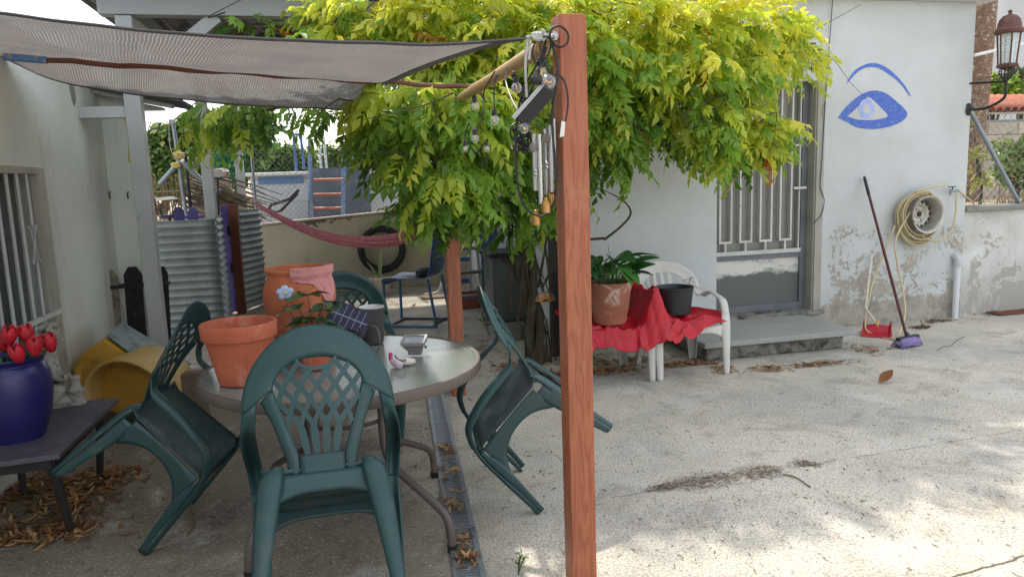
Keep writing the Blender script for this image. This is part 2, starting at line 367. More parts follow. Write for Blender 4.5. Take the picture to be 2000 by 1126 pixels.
def peel_mat():
    t = NT('peeling_white_paint'); x, y, z = t.xyz()
    paint = t.mix(t.ramp(t.noise(1.6, 5, .6), .35, .7), S(200, 203, 203), S(187, 190, 187))
    paint = t.mix(t.math('MULTIPLY', t.ramp(t.noise(3, 7, .7, stretch=(1, 1, .3)), .58, .8), .4), paint, S(176, 172, 160))
    grime = t.math('MULTIPLY', t.mr(z, .9, .15, 0, .45), t.ramp(t.noise(4, 6, .7), .42, .62))
    paint = t.mix(grime, paint, S(168, 164, 150))
    under = t.mix(t.ramp(t.noise(7, 6, .7), .35, .65), S(176, 167, 152), S(154, 145, 131))
    n = t.math('ADD', t.noise(3.2, 10, .75, dist=.6), t.math('MULTIPLY', t.math('SUBTRACT', t.noise(24, 6, .78), .5), .55))
    n = t.math('ADD', n, t.mr(z, .25, 1.1, .075, -.055))
    n = t.math('ADD', n, t.mr(z, .95, 1.3, 0, -.3))
    n = t.math('ADD', n, t.mr(x, 4.25, 4.5, -.3, 0))
    pe = t.ramp(n, .562, .568)
    c = t.mix(pe, paint, under)
    sk = t.math('SUBTRACT', z, t.math('MULTIPLY', t.noise(3.6, 8, .75), .48))
    sk = t.mr(sk, -.03, .0, 1, 0)
    cem = t.mix(t.ramp(t.noise(5, 8, .75), .4, .62), S(176, 170, 158), S(140, 133, 121))
    c = t.mix(sk, c, cem)
    h = t.math('SUBTRACT', t.math('MULTIPLY', t.noise(40, 5, .65), .3), t.math('MULTIPLY', pe, .6))
    h = t.math('ADD', h, t.math('MULTIPLY', t.noise(9, 4), .6)); h = t.math('ADD', h, t.math('MULTIPLY', t.noise(14, 4, .6, stretch=(.35, 1, 1.6), dist=.8), .35))
    return t.done(t.bsdf(c, .85, 0, t.bump(h, .5, .012), .25))
def plaster_mat(name, a, b, stain, amt=.5, patches=None, zt=None):
    t = NT(name); x, y, z = t.xyz()
    c = t.mix(t.ramp(t.noise(1.3, 6, .6), .35, .7), a, b)
    c = t.mix(t.math('MULTIPLY', t.ramp(t.noise(2.4, 7, .7, stretch=(1, 1, .25)), .52, .74), amt), c, stain)
    c = t.mix(t.math('MULTIPLY', t.math('MULTIPLY', t.mr(z, .6, 0, 0, 1), t.noise(4, 6, .7)), .8), c, stain)
    if patches:
        n = t.math('ADD', t.noise(2.1, 9, .72, dist=.4), t.mr(z, zt[0], zt[1], -.22, .14))
        c = t.mix(t.ramp(n, .6, .615), c, patches)
    h = t.math('ADD', t.noise(45, 5, .65), t.math('MULTIPLY', t.noise(7, 4), .8))
    return t.done(t.bsdf(c, .9, 0, t.bump(h, .35, .01), .25))
def wood_mat():
    t = NT('wood_effect'); x, y, z = t.xyz()
    g = t.noise(5.5, 3, .5, stretch=(3.4, 3.4, .30), dist=.6)
    w = t.math('PINGPONG', t.math('MULTIPLY', g, 15), 1.0)
    c = t.mix(t.ramp(w, .25, .95), S(168, 100, 70), S(148, 83, 55))
    f = t.noise(120, 3, .6, stretch=(1, 1, .02))
    c = t.mix(t.math('MULTIPLY', t.ramp(f, .52, .66), .25), c, S(124, 68, 46))
    c = t.mix(t.math('MULTIPLY', t.ramp(t.noise(3, 6, .7, dist=.5), .6, .74), .18), c, S(206, 170, 140))
    return t.done(t.bsdf(c, t.mr(t.noise(9, 3), .3, .7, .38, .52), 0, t.bump(f, .08, .004), .4))
def leaf_mat(name, trans=.6, rough=.34, hue=None):
    t = NT(name); a = t.n('Attribute'); a.attribute_name = 'Col'
    c = a.outputs['Color']
    c = t.mix(1.0, c, t.mix(t.rnd(), (.85, .85, .85), (1.15, 1.15, 1.1)), 'MULTIPLY')
    b = t.n('BsdfPrincipled'); t.l(c, b.inputs['Base Color']); b.inputs['Roughness'].default_value = rough; b.inputs['Specular IOR Level'].default_value = .35
    tr = t.n('BsdfTranslucent'); t.l(t.mix(1.0, c, (1.32, 1.25, .7), 'MULTIPLY'), tr.inputs[0])
    ms = t.n('MixShader'); ms.inputs[0].default_value = trans; t.l(b.outputs[0], ms.inputs[1]); t.l(tr.outputs[0], ms.inputs[2])
    return t.done(ms.outputs[0])
def sail_mat():
    t = NT('shade_net'); uv = t.tc.outputs['UV']; u, v, _ = t.xyz(uv)
    wob = t.math('MULTIPLY', t.math('SUBTRACT', t.noise(5, 4, .6, vec=uv), .5), .012)
    uu = t.math('ADD', u, wob)
    st = t.math('PINGPONG', t.math('MULTIPLY', uu, 400), 1.0)
    line = t.math('MULTIPLY', t.ramp(st, .66, .95), t.mr(t.noise(7, 4, .6, vec=uv), .35, .62, .25, 1))
    weave = t.noise(420, 2, .6, vec=uv, stretch=(.7, 1, 1))
    c = t.mix(line, S(116, 111, 108), S(178, 173, 168))
    c = t.mix(t.math('MULTIPLY', t.ramp(weave, .45, .62), .55), c, S(78, 74, 72))
    c = t.mix(t.math('MULTIPLY', t.ramp(t.noise(3, 6, .7, vec=uv, stretch=(3, 1, 1)), .5, .7), .3), c, S(140, 130, 122))
    d = t.n('BsdfDiffuse'); t.l(c, d.inputs[0])
    tr = t.n('BsdfTranslucent'); t.l(t.mix(1.0, c, (1.0, .985, .965), 'MULTIPLY'), tr.inputs[0])
    m1 = t.n('MixShader'); m1.inputs[0].default_value = .55; t.l(d.outputs[0], m1.inputs[1]); t.l(tr.outputs[0], m1.inputs[2])
    tp = t.n('BsdfTransparent'); m2 = t.n('MixShader')
    pin = t.math('MULTIPLY', t.ramp(t.noise(420, 2, .5, vec=uv), .62, .68), .22)
    t.l(t.math('ADD', t.math('MULTIPLY', t.ramp(st, .0, .35, (1, 1, 1), (0, 0, 0)), .03), pin), m2.inputs[0])
    t.l(m1.outputs[0], m2.inputs[1]); t.l(tp.outputs[0], m2.inputs[2])
    return t.done(m2.outputs[0])
def glass_mat(name, col, rough=.02, mixd=0., dcol=(.5, .5, .5), scale=90, bump=0.):
    t = NT(name)
    b = t.n('BsdfPrincipled'); b.inputs['Base Color'].default_value = col+(1,); b.inputs['Roughness'].default_value = rough
    b.inputs['Transmission Weight'].default_value = 1; b.inputs['IOR'].default_value = 1.45
    if bump: t.l(t.bump(t.noise(scale, 3), bump, .004), b.inputs['Normal'])
    sh = b.outputs[0]
    if mixd:
        g = t.n('BsdfPrincipled'); t.setin(g.inputs['Base Color'], t.mix(t.ramp(t.noise(7, 6, .7), .4, .65), dcol, tuple(x*.82 for x in dcol)))
        g.inputs['Roughness'].default_value = .2
        if bump: t.l(t.bump(t.noise(scale, 3), bump, .004), g.inputs['Normal'])
        ms = t.n('MixShader'); ms.inputs[0].default_value = mixd; t.l(sh, ms.inputs[1]); t.l(g.outputs[0], ms.inputs[2]); sh = ms.outputs[0]
    return t.done(sh)
def thin_glass(name, tint=(.9, .93, .93), gloss=.12, haze=0., hcol=(.7, .75, .75)):
    t = NT(name); tp = t.n('BsdfTransparent'); tp.inputs[0].default_value = tint+(1,)
    g = t.n('BsdfGlossy'); g.inputs['Roughness'].default_value = .06
    lw = t.n('LayerWeight'); lw.inputs[0].default_value = .35
    f = t.math('ADD', t.math('MULTIPLY', lw.outputs['Facing'], .6), gloss)
    ms = t.n('MixShader'); t.l(f, ms.inputs[0]); t.l(tp.outputs[0], ms.inputs[1]); t.l(g.outputs[0], ms.inputs[2]); sh = ms.outputs[0]
    if haze:
        d = t.n('BsdfDiffuse'); d.inputs[0].default_value = hcol+(1,); m2 = t.n('MixShader')
        t.l(t.mr(t.noise(60, 4, .7), .35, .65, haze*.6, haze*1.3), m2.inputs[0]); t.l(sh, m2.inputs[1]); t.l(d.outputs[0], m2.inputs[2]); sh = m2.outputs[0]
    return t.done(sh)
def solar_mat():
    t = NT('solar_cells'); x, y, z = t.xyz()
    a = t.math('PINGPONG', t.math('MULTIPLY', x, 1/.030), .5); b = t.math('PINGPONG', t.math('MULTIPLY', y, 1/.058), .5)
    l = t.math('LESS_THAN', t.math('MINIMUM', a, b), .035)
    return t.done(t.bsdf(t.mix(l, S(34, 38, 66), S(150, 156, 168)), .3, 0, None, .6))
def corr_mat(name, a, b, rust, amt=(.62, .8)):
    t = NT(name)
    c = t.mix(t.ramp(t.noise(3, 6, .65, stretch=(1, 1, .5)), .35, .7), a, b)
    c = t.mix(t.math('MULTIPLY', t.ramp(t.noise(6, 7, .75, dist=.5), *amt), .7), c, rust)
    return t.done(t.bsdf(c, .48, .35, t.bump(t.noise(50, 3), .08, .005), .5))
MAT.update(ground=ground_mat(), peel=peel_mat(), wood=wood_mat(), leaf=leaf_mat('wisteria_leaf'), leaf2=leaf_mat('tree_leaf', .3), leaf_g=leaf_mat('plant_leaf', .2, .3),
    sail=sail_mat(), solar=solar_mat(),
    left_wall=plaster_mat('left_plaster', S(222, 225, 217), S(206, 209, 200), S(160, 158, 144), .5),
    low_wall=plaster_mat('low_wall_plaster', S(222, 222, 218), S(178, 175, 166), S(134, 128, 116), .7, S(168, 163, 153), (2.0, .3)),
    ret_wall=plaster_mat('retaining_plaster', S(196, 186, 158), S(176, 168, 142), S(120, 112, 96), .7, S(122, 104, 92), (.6, 1.12)),
    terrace=plaster_mat('dry_earth', S(176, 158, 132), S(150, 134, 108), S(112, 100, 78), .7),
    table_glass=glass_mat('frosted_glass', (.72, .8, .76), .22, .5, S(168, 174, 164), 130, .12),
    bulb=thin_glass('bulb_glass', (.93, .95, .95), .08, .06), pane=thin_glass('lantern_glass', (.85, .9, .9), .1, .45, (.75, .8, .82)),
    window=thin_glass('window_glass', (.45, .5, .5), .12, .3, (.3, .33, .33)),
    corr=corr_mat('zinc', S(138, 145, 143), S(108, 115, 113), S(112, 100, 84)), corr_blue=corr_mat('blue_zinc', S(150, 172, 206), S(120, 146, 188), S(206, 210, 214), (.5, .66)),
    corr_dark=corr_mat('weathered_sheet', S(120, 122, 124), S(96, 98, 100), S(84, 76, 68)))
tm = NT('filament'); e = tm.n('Emission'); e.inputs[0].default_value = (1, .42, .14, 1); e.inputs[1].default_value = .9
MAT['filament'] = tm.done(e.outputs[0])
# ------------------------------------------------------------------ ground and terrace
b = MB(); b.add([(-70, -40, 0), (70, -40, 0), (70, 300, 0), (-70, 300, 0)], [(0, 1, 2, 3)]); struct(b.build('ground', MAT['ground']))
b = MB(); b.bb(-70, 70, 10.86, 300, -.5, .93); b.bb(6.4, 70, 6.32, 10.86, -.5, .925); struct(b.build('terrain', MAT['terrace']))
# ------------------------------------------------------------------ white house on the right
HX0, HX1, HY = 1.78, 5.93, 6.0
DX0, DX1, DZ0, DZ1 = 3.28, 4.27, .19, 2.28
house = thing('white_house', 'low white rendered house with flaking paint and a barred steel door', 'house', (4, HY, 0))
b = MB()
b.bb(HX0, DX0, HY, HY+.25, 0, 2.98); b.bb(DX1, HX1, HY, HY+.25, 0, 2.98); b.bb(DX0, DX1, HY, HY+.25, DZ1, 2.98); b.bb(DX0, DX1, HY, HY+.25, 0, DZ0)
b.bb(HX0, HX0+.2, HY+.25, 10.4, 0, 2.98); b.bb(HX1-.2, HX1, HY+.25, 10.4, 0, 2.98)
b.build('wall', MAT['peel'], house)
b = MB(); b.bb(HX0-.1, HX1+.16, HY-.16, 10.6, 2.983, 3.13); b.build('roof', MAT['far_wall'], house, bevel=.012)
b = MB(); b.bb(HX0+.2, HX1-.2, HY+1.6, HY+1.66, 0, 2.98); b.build('inner_wall', MAT['dark_roof'], house)
b = MB(); b.bb(DX1-.0, DX1+.075, HY-.012, HY-.002, DZ0-.02, DZ1); b.build('door_surround', MAT['jamb'], house)
b = MB(); b.bb(DX1-.012, DX1-.002, HY+.004, HY+.2, DZ0, DZ1); b.build('jamb', MAT['jamb'], house)
b = MB(); b.bb(DX0-.05, DX1+.1, HY-.05, HY+.2, DZ0-.03, DZ0+.004); b.build('door_sill', MAT['step_base'], house, bevel=.006)
door = bpy.data.objects.new('door', None); COL.objects.link(door); door.parent = house; door.location = (DX0-4, .12, DZ0); 
DY = HY+.12
b = MB(); b.bb(DX0+.002, DX0+.05, DY-.02, DY+.03, DZ0, DZ1); b.bb(DX1-.075, DX1-.014, DY-.02, DY+.03, DZ0, DZ1)
b.bb(DX0+.05, DX1-.075, DY-.018, DY+.028, DZ0+.005, DZ0+.07); b.bb(DX0+.05, DX1-.075, DY-.018, DY+.028, DZ0+.50, DZ0+.56); b.build('door_frame', MAT['door_steel'], door, bevel=.003)
b = MB(); b.bb(DX0+.05, DX1-.075, DY+.004, DY+.012, DZ0+.07, DZ0+.50)
pt = NT('door_panel_paint'); x, y, z = pt.xyz()
n = pt.math('ADD', pt.noise(4, 6, .65, stretch=(.7, 1, 1.6)), pt.mr(z, DZ0+.24, DZ0+.42, -.22, .16))
MAT['door_panel'] = pt.done(pt.bsdf(pt.mix(pt.ramp(n, .5, .62), S(94, 97, 94), S(206, 204, 196)), .5, .1, pt.bump(pt.noise(30, 3), .1, .005)))
b.build('door_panel', MAT['door_panel'], door)
b = MB(); b.bb(DX0+.05, DX1-.075, DY+.018, DY+.024, DZ0+.56, DZ1); b.build('backing_sheet', PM('grey_sheet', S(128, 126, 120), S(112, 110, 104), rough=.3, scale=2), door)
gx0, gx1 = DX0+.075, DX1-.10; zb = DZ0+.66; bw = .017
xs = [gx0+i*(gx1-gx0)/8 for i in range(9)]
for i in range(0, 8, 2):
    a, c = xs[i]+.01, xs[i+1]+.02
    for xx in (a, c):
        b = MB(); b.bb(xx-bw/2, xx+bw/2, DY-.028, DY-.008, zb, DZ1-.02); b.build('bar', MAT['grille_white'], door)
    b = MB(); b.bb(a+bw/2, c-bw/2, DY-.027, DY-.009, zb, zb+.02); b.build('bar', MAT['grille_white'], door)
    b = MB(); b.bb((a+c)/2-.009, (a+c)/2+.009, DY-.026, DY-.01, DZ0+.585, zb); b.build('bar', MAT['grille_white'], door)
b = MB(); b.bb(xs[8]-.008, xs[8]+.008, DY-.028, DY-.008, DZ0+.585, DZ1-.02); b.build('bar', MAT['grille_white'], door)
b = MB(); b.bb(xs[8]-.06, xs[8]-.008, DY-.026, DY-.01, DZ0+1.52, DZ0+1.538); b.bb(xs[8]-.07, xs[8]+.06, DY-.05, DY-.03, DZ0+1.13, DZ0+1.152); b.build('latch', MAT['grille_white'], door)
b = MB(); b.bb(DX0+.05, DX1-.075, DY-.03, DY-.019, DZ0+.548, DZ0+.585); b.build('rail', MAT['grille_white'], door)
# the eye painted on the render: flat paint, three shapes
def mur(pts, mat, name, off=.0025, smooth=3):
    P = [at(px, py, Y=HY-off) for px, py in pts]
    Q = crom([tuple(p) for p in P]+[tuple(P[0])], smooth)[:-1]
    n = len(Q); c = sum((Vector(q) for q in Q), Vector())/n
    bm = bmesh.new(); vs_ = [bm.verts.new(q) for q in Q]
    es = [bm.edges.new((vs_[i], vs_[(i+1) % n])) for i in range(n)]
    bmesh.ops.triangle_fill(bm, edges=es, use_beauty=True)
    me = bpy.data.meshes.new(name); bm.to_mesh(me); bm.free(); me.materials.append(mat)
    o = bpy.data.objects.new(name, me); COL.objects.link(o); o.parent = house; o.matrix_parent_inverse = wm(house).inverted(); return o
brow = [(1653,165),(1660,150),(1672,136),(1688,127),(1705,123),(1722,127),(1740,138),(1755,152),(1768,168),(1779,188),(1774,184),(1764,170),(1752,157),(1736,145),(1718,134),(1702,131),(1686,134),(1673,143),(1662,154)]
mur(brow, MAT['mural'], 'painted_eyebrow', .003)
out_ = [(1637,230),(1650,212),(1670,193),(1690,181),(1709,177),(1730,182),(1752,199),(1768,214),(1772,226),(1760,238),(1735,248),(1705,252),(1675,249),(1655,239)]
inn = [(1655,227),(1672,212),(1686,198),(1697,190),(1710,200),(1722,212),(1734,227),(1715,233),(1695,235),(1672,233)]
mur(out_, MAT['mural'], 'painted_eye', .003); mur(inn, MAT['far_wall'], 'painted_eye_white', .005)
iris = [(1692+15*math.cos(a), 213+20*math.sin(a)) for a in [i*math.pi/8 for i in range(16)]]
mur(iris, MAT['mural_soft'], 'painted_iris', .007, 2)
mur([(1692+7*math.cos(a), 213+9*math.sin(a)) for a in [i*math.pi/6 for i in range(12)]], MAT['far_wall'], 'painted_iris_light', .009, 2)
# thin black wire down the wall
b = MB(); b.tube([at(px, py, Y=HY-.02) for px, py in ((1627,-10),(1622,60),(1617,130),(1610,230),(1605,320),(1602,365),(1610,390),(1604,420),(1588,436))], .0035, 5, 3); tag(b.build('wall_wire', MAT['cable']), 'thin black wire hanging down the white wall beside the door jamb', 'wire')
# doorstep
st = thing('doorstep', 'grey slab doorstep on a mossy concrete base below the barred door', 'step', (3.6, 5.5, 0))
b = MB(); b.bb(2.80, 4.06, 5.27, HY, 0, .122); b.build('step_base', MAT['step_base'], st, bevel=.02)
for k, (a, c) in enumerate(((2.74, 4.13),)):
    b = MB(); b.bb(a, c, 5.19, HY-.004, .125, .168); b.build('slab', MAT['step_slab'], st, bevel=.006)
# low wall to the right of the house
lw = thing('low_wall', 'low weathered grey wall with a concrete cap right of the white house', 'wall', (8, 6.1, 0))
b = MB(); b.bb(HX1+.002, 20, HY+.03, HY+.30, 0, 1.03); b.build('wall', MAT['low_wall'], lw)
b = MB(); b.bb(HX1+.004, 20, HY-.02, HY+.33, 1.033, 1.08); b.build('cap', MAT['block'], lw, bevel=.01)
# ------------------------------------------------------------------ left house
LX = -1.75
lh = thing('rendered_house', 'pale rendered house wall with a barred window on the left edge', 'house', (-2, 5, 0))
wy0, wy1, wz0, wz1 = 4.1, 5.14, .30, 1.67
b = MB(); b.bb(LX-.25, LX, -2, wy0, 0, 2.4); b.bb(LX-.25, LX, wy1, 6.57, 0, 2.4); b.bb(LX-.25, LX, wy0, wy1, 0, wz0); b.bb(LX-.25, LX, wy0, wy1, wz1, 2.4)
b.bb(LX+.002, at(286, 400, Y=6.45).x, 6.45, 6.57, 0, 2.14)
b.add([(LX+.002, 6.45, 2.142), (-1.30, 6.45, 2.142), (-1.30, 6.45, 2.16), (LX+.002, 6.45, 2.26), (LX+.002, 6.57, 2.142), (-1.30, 6.57, 2.142), (-1.30, 6.57, 2.16), (LX+.002, 6.57, 2.26)], [(0, 1, 2, 3), (4, 7, 6, 5), (0, 4, 5, 1), (1, 5, 6, 2), (2, 6, 7, 3), (3, 7, 4, 0)])
b.build('wall', MAT['left_wall'], lh)
b = MB(); b.bar((-2.3, 6.36, 2.385), (-1.2, 6.36, 2.155), .03, .10, up=(0, 1, 0)); b.build('fascia', MAT['grey_steel'], lh)
def corrsheet(fn, nu, nv, waves, amp):
    b = MB()
    def g(u, v):
        p, n = fn(u, v); return Vector(p)+Vector(n)*amp*math.sin(2*math.pi*waves*u)
    return b.grid(g, nu, nv)
b = corrsheet(lambda u, v: ((-2.4+1.3*v, 6.2+.5*u, 2.44-.27*v), (0, 0, 1)), 40, 2, 6, .018); b.build('roof', MAT['corr_dark'], lh, smooth=True, solid=.005)
b = MB(); b.bb(-2.6, LX+.05, -2, 6.2, 2.403, 2.45); b.build('roof_slab', MAT['corr_dark'], lh)
win = bpy.data.objects.new('window', None); COL.objects.link(win); win.parent = lh; win.location = (LX+2, wy0-5, wz0)
b = MB(); b.bb(LX-.18, LX-.17, wy0, wy1, wz0, wz1); b.build('pane', MAT['window'], win)
b = MB(); b.bb(LX-.24, LX-.22, wy0, wy1, wz0, wz1); b.build('curtain', MAT['jamb'], win)
b = MB(); b.bb(LX-.05, LX+.006, wy1-.10, wy1, wz0, wz1-.04); b.bb(LX-.05, LX+.006, wy0, wy1, wz1-.04, wz1); b.bb(LX-.05, LX+.006, wy0, wy1-.10, wz0, wz0+.04); b.build('frame', MAT['jamb'], win, bevel=.003)
for yy in (4.22, 4.36, 4.50, 4.64, 4.78, 4.92):
    b = MB(); b.tube([(LX-.02, yy, wz0+.04), (LX-.02, yy, wz1-.04)], .011, 8); b.build('bar', MAT['light_steel'], win, smooth=True)
for zz in (.78,):
    b = MB(); b.bb(LX-.008, LX+.012, wy0, wy1, zz-.014, zz+.014); b.build('rail', MAT['grille_white'], win)
for sg in (-1, 1):
    b = MB(); b.tube([(LX+.004, 4.85+sg*(.055-.045*(1-((k-4)/4)**2)), 1.22+.028*(k-4)) for k in range(9)], .008, 6); b.build('ornament', MAT['grey_steel'], win, smooth=True)
for px in (216, 251):
    p = at(px, 380, Y=6.445); b = MB(); b.tube([p+Vector((0, .01, .02)), p+Vector((0, -.03, .015)), p+Vector((0, -.035, -.015)), p+Vector((0, -.02, -.03)), p+Vector((0, -.012, -.018))], .005, 6, 2); b.build('hook', MAT['black'], lh)
p = at(250, 260, Y=6.447)
b = MB(); b.add([p+Vector(q) for q in ((-.03, 0, .16), (.0, 0, .17), (.02, 0, .05), (.025, 0, -.1), (.005, 0, -.22), (-.02, 0, -.23), (-.005, 0, -.05), (-.01, 0, .06))], [tuple(range(8))]); b.build('paint_stripe', MAT['yellow_paint'], lh)
p = at(142, 182, X=LX+.003)
b = MB(); b.add([p+Vector(q) for q in ((0, -.05, .06), (0, .05, .05), (0, .055, -.04), (0, .01, -.09), (0, -.03, -.05))], [tuple(range(5))]); b.build('cement_patch', MAT['block'], lh)
# ------------------------------------------------------------------ carport
cp = thing('carport', 'grey steel carport with a dark corrugated roof behind the shade sail', 'carport', (-1.38, 5.96, 0))
PX = at(283, 400, Y=5.96).x
for (x0, y0, z0, mt) in ((PX, 5.96, 0, 'grey_steel'), (at(405, 330, Y=8.6).x, 8.6, 0, 'grey_steel'), (at(468, 330, Y=11.3).x, 11.3, .9, 'light_steel')):
    b = MB(); b.bb(x0-.055, x0+.055, y0-.055, y0+.055, z0, 2.74); b.build('post', MAT[mt], cp, bevel=.006)
b = MB(); b.bb(PX-.16, 2.3, 5.90, 6.02, 2.745, 2.865); b.build('beam', MAT['grey_steel'], cp, bevel=.004)
b = MB(); b.bb(PX-.06, PX+.05, 6.02, 11.4, 2.745, 2.86); b.build('beam', MAT['grey_steel'], cp, bevel=.004)
b = MB(); b.bb(PX-.16, 2.3, 8.55, 8.66, 2.74, 2.85); b.build('beam', MAT['grey_steel'], cp, bevel=.004)
b = MB(); b.bar((PX+.055, 5.965, 2.3), (PX+.62, 5.965, 2.75), .09, .06, up=(0, 1, 0)); b.build('brace', MAT['light_steel'], cp)
b = MB(); b.bar((LX, 5.96, 2.075), (PX-.055, 5.96, 2.075), .08, .08, up=(0, 1, 0)); b.build('tie_beam', MAT['grey_steel'], cp, bevel=.004)
for k in range(5):
    yy = 6.6+k*.95; b = MB(); b.bb(PX-.2, 2.3, yy, yy+.06, 2.868, 2.93); b.build('purlin', MAT['dark_roof'], cp)
b = corrsheet(lambda u, v: ((PX-.42+3.6*u, 5.66+5.6*v, 2.965), (0, 0, 1)), 200, 3, 20, .028); b.build('roof', MAT['corr_dark'], cp, smooth=True, solid=.008)
# ------------------------------------------------------------------ corrugated fence, gate post, retaining wall
def vsheet(name, p0, p1, z0, z1, waves, label, amp=.016, mat='corr'):
    p0 = Vector(p0); p1 = Vector(p1); d = p1-p0; n = Vector((d.y, -d.x, 0)).normalized()
    b = corrsheet(lambda u, v: (p0+d*v+Vector((0, 0, z0+(z1-z0)*u)), n), waves*8, 6, waves, amp)
    return tag(b.build(name, MAT[mat], smooth=True, solid=.004), label, 'metal sheet')
vsheet('corrugated_sheet', (-1.86, 8.2, 0), (-1.25, 8.16, 0), 0, 1.2, 15, 'wide zinc corrugated sheet with level ribs, just right of the grey carport post')
vsheet('corrugated_sheet', (-1.235, 8.17, 0), (-1.33, 9.32, 0), .02, 1.22, 15, 'zinc corrugated sheet seen nearly edge on, left of the purple and rust post')
vsheet('corrugated_sheet', (-1.21, 9.50, 0), (-.98, 10.1, 0), .02, 1.24, 15, 'narrow zinc corrugated sheet right of the purple and rust post')
gp = thing('gate_post', 'square gate post, purple on its left side and rust brown in front', 'post', (-1.27, 9.4, 0))
b = MB(); b.bb(-1.27, -1.17, 9.34, 9.44, 0, 1.32); b.build('post', MAT['rust_wood'], gp, bevel=.006)
b = MB(); b.bb(-1.36, -1.273, 9.36, 9.42, .03, 1.31); b.build('purple_board', MAT['purple'], gp, bevel=.004)
for z_ in (.5, .95): b = MB(); b.bb(-1.30, -1.27, 9.325, 9.338, z_, z_+.12); b.build('hinge', MAT['iron'], gp)
rw = thing('retaining_wall', 'beige rendered garden wall with brown flaking top behind the hammock', 'wall', (1, 10.75, 0))
b = MB(); b.prism([(-1.12, 0), (4.5, 0), (4.5, 1.30), (-1.12, .985)], 10.7, 10.855); b.build('wall', MAT['ret_wall'], rw, bevel=.01)
b = MB(); b.prism([(-1.12, .988), (4.5, 1.303), (4.5, 1.33), (-1.12, 1.015)], 10.67, 10.86); b.build('cap', MAT['beige_wall'], rw, bevel=.005)
# ------------------------------------------------------------------ pergola posts, bamboo, bar, sail
pf = thing('pergola_post', 'tall wood-effect square post standing nearest the camera', 'post', (.79, 2.45, 0))
b = MB(); b.bb(.745, .838, 2.403, 2.497, 0, 2.03); b.build('shaft', MAT['wood'], pf, bevel=.004)
b = MB(); b.tube([at(1093, 72, Y=2.42)+Vector((0, 0, 0)), at(1070, 70, Y=2.42)], .009, 8); b.tube([at(1086, 72, Y=2.42), at(1080, 72, Y=2.42)], .018, 10); b.build('eye_bolt', MAT['alu'], pf)
BP = at(888, 600, Y=5.05)
pb = thing('pergola_post', 'wood-effect square post half hidden by vine leaves behind the glass table', 'post', (BP.x, 5.05, 0))
b = MB(); b.bb(BP.x-.047, BP.x+.047, 5.003, 5.097, 0, 1.98); b.build('shaft', MAT['wood'], pb, bevel=.004)
A_, B_ = at(1062, 92, Y=2.44), at(893, 196, Y=4.5)
b = MB(); b.tube([A_+(B_-A_)*(k/12) for k in range(13)], [.026+(.002 if k % 4 == 0 else 0)+.0015*math.sin(k) for k in range(13)], 14)
tag(b.build('bamboo_pole', MAT['bamboo'], smooth=True), 'straight tan bamboo pole tied to the top of the nearest post', 'pole')
bar_a, bar_b = at(8, 111, Y=4.4), at(932, 172, Y=4.4)
br = thing('support_bar', 'thin red-brown bar carrying the shade sail, blue at its left end', 'bar', bar_a)
mid = at(92, 118, Y=4.4)
b = MB(); b.tube([mid+(bar_b-mid)*(k/20)+Vector((0, 0, .006*math.sin(k*1.7))) for k in range(21)], .014, 8); b.build('bar', MAT['brown_bar'], br, smooth=True)
b = MB(); b.tube([bar_a, mid], .019, 8); b.build('blue_end', MAT['blue_paint'], br, smooth=True)
# the sail
fr = crom([tuple(at(px, py, Y=yy)) for px, py, yy in ((-420, -60, 2.7), (-200, -5, 2.62), (0, 24, 2.56), (250, 53, 2.5), (500, 72, 2.46), (700, 80, 2.45), (880, 82, 2.43), (1028, 74, 2.42))], 8)
bk = crom([tuple(at(px, py, Y=yy)) for px, py, yy in ((-60, 95, 4.7), (18, 117, 4.8), (103, 160, 5.0), (250, 188, 5.1), (370, 202, 5.1), (500, 213, 5.1), (640, 219, 5.1), (735, 222, 5.1))], 8)
def pick(c, u):
    f = u*(len(c)-1); i = min(int(f), len(c)-2); return Vector(c[i]).lerp(Vector(c[i+1]), f-i)
def sail_pt(u, v):
    a, c = pick(fr, u), pick(bk, u)
    p = a.lerp(c, v)
    # scalloped free edge on the right
    if u > .5:
        k = ((u-.5)/.5)**3; p.x -= k*math.sin(math.pi*v**.75)*.20
    tb = (p.x-bar_a.x)/(bar_b.x-bar_a.x); zb = bar_a.z+(bar_b.z-bar_a.z)*tb
    g = math.exp(-((p.y-4.4)/.5)**2)
    p.z = p.z*(1-g)+max(p.z, zb+.026)*g
    p.z += .02*math.sin(math.pi*min(v/.8, 1))*math.sin(math.pi*min(u*1.05, 1))
    p.z += .006*mnoise.noise(Vector((p.x*5, p.y*1.6, 0)))
    if g > .9: p.z = max(p.z, zb+.02)
    return p
nu, nv = 150, 36
b = MB(); b.grid(sail_pt, nu, nv); me = b.mesh('cloth')
uvl = me.uv_layers.new(name='UVMap')
for lp in me.loops:
    i = lp.vertex_index; uvl.data[lp.index].uv = ((i % (nu+1))/nu, (i//(nu+1))/nv)
for p_ in me.polygons: p_.use_smooth = True
me.materials.append(MAT['sail'])
sail = thing('shade_sail', 'grey-brown woven shade sail stretched over the table', 'shade sail', (-.5, 3.7, 2))
o = bpy.data.objects.new('cloth', me); COL.objects.link(o); o.parent = sail; o.matrix_parent_inverse = wm(sail).inverted()
mk('hem', S(108, 104, 106), S(94, 90, 92), rough=.8, bump=.3, bscale=300)
def hem(fn, n, d):
    b = MB(); P = [fn(k/n) for k in range(n+1)]
    for s_ in (0,):
        b.sweep([tuple(p+d(k/n)*.018)+tuple(d(k/n))+(.022, 0.002) for k, p in enumerate(P)], 1, 3)
    b.build('hem', MAT['hem'], sail, smooth=True, solid=.004)
hem(lambda t: sail_pt(t, 0)+Vector((0, -.001, -.003)), 60, lambda t: Vector((0, .9, .02)).normalized())
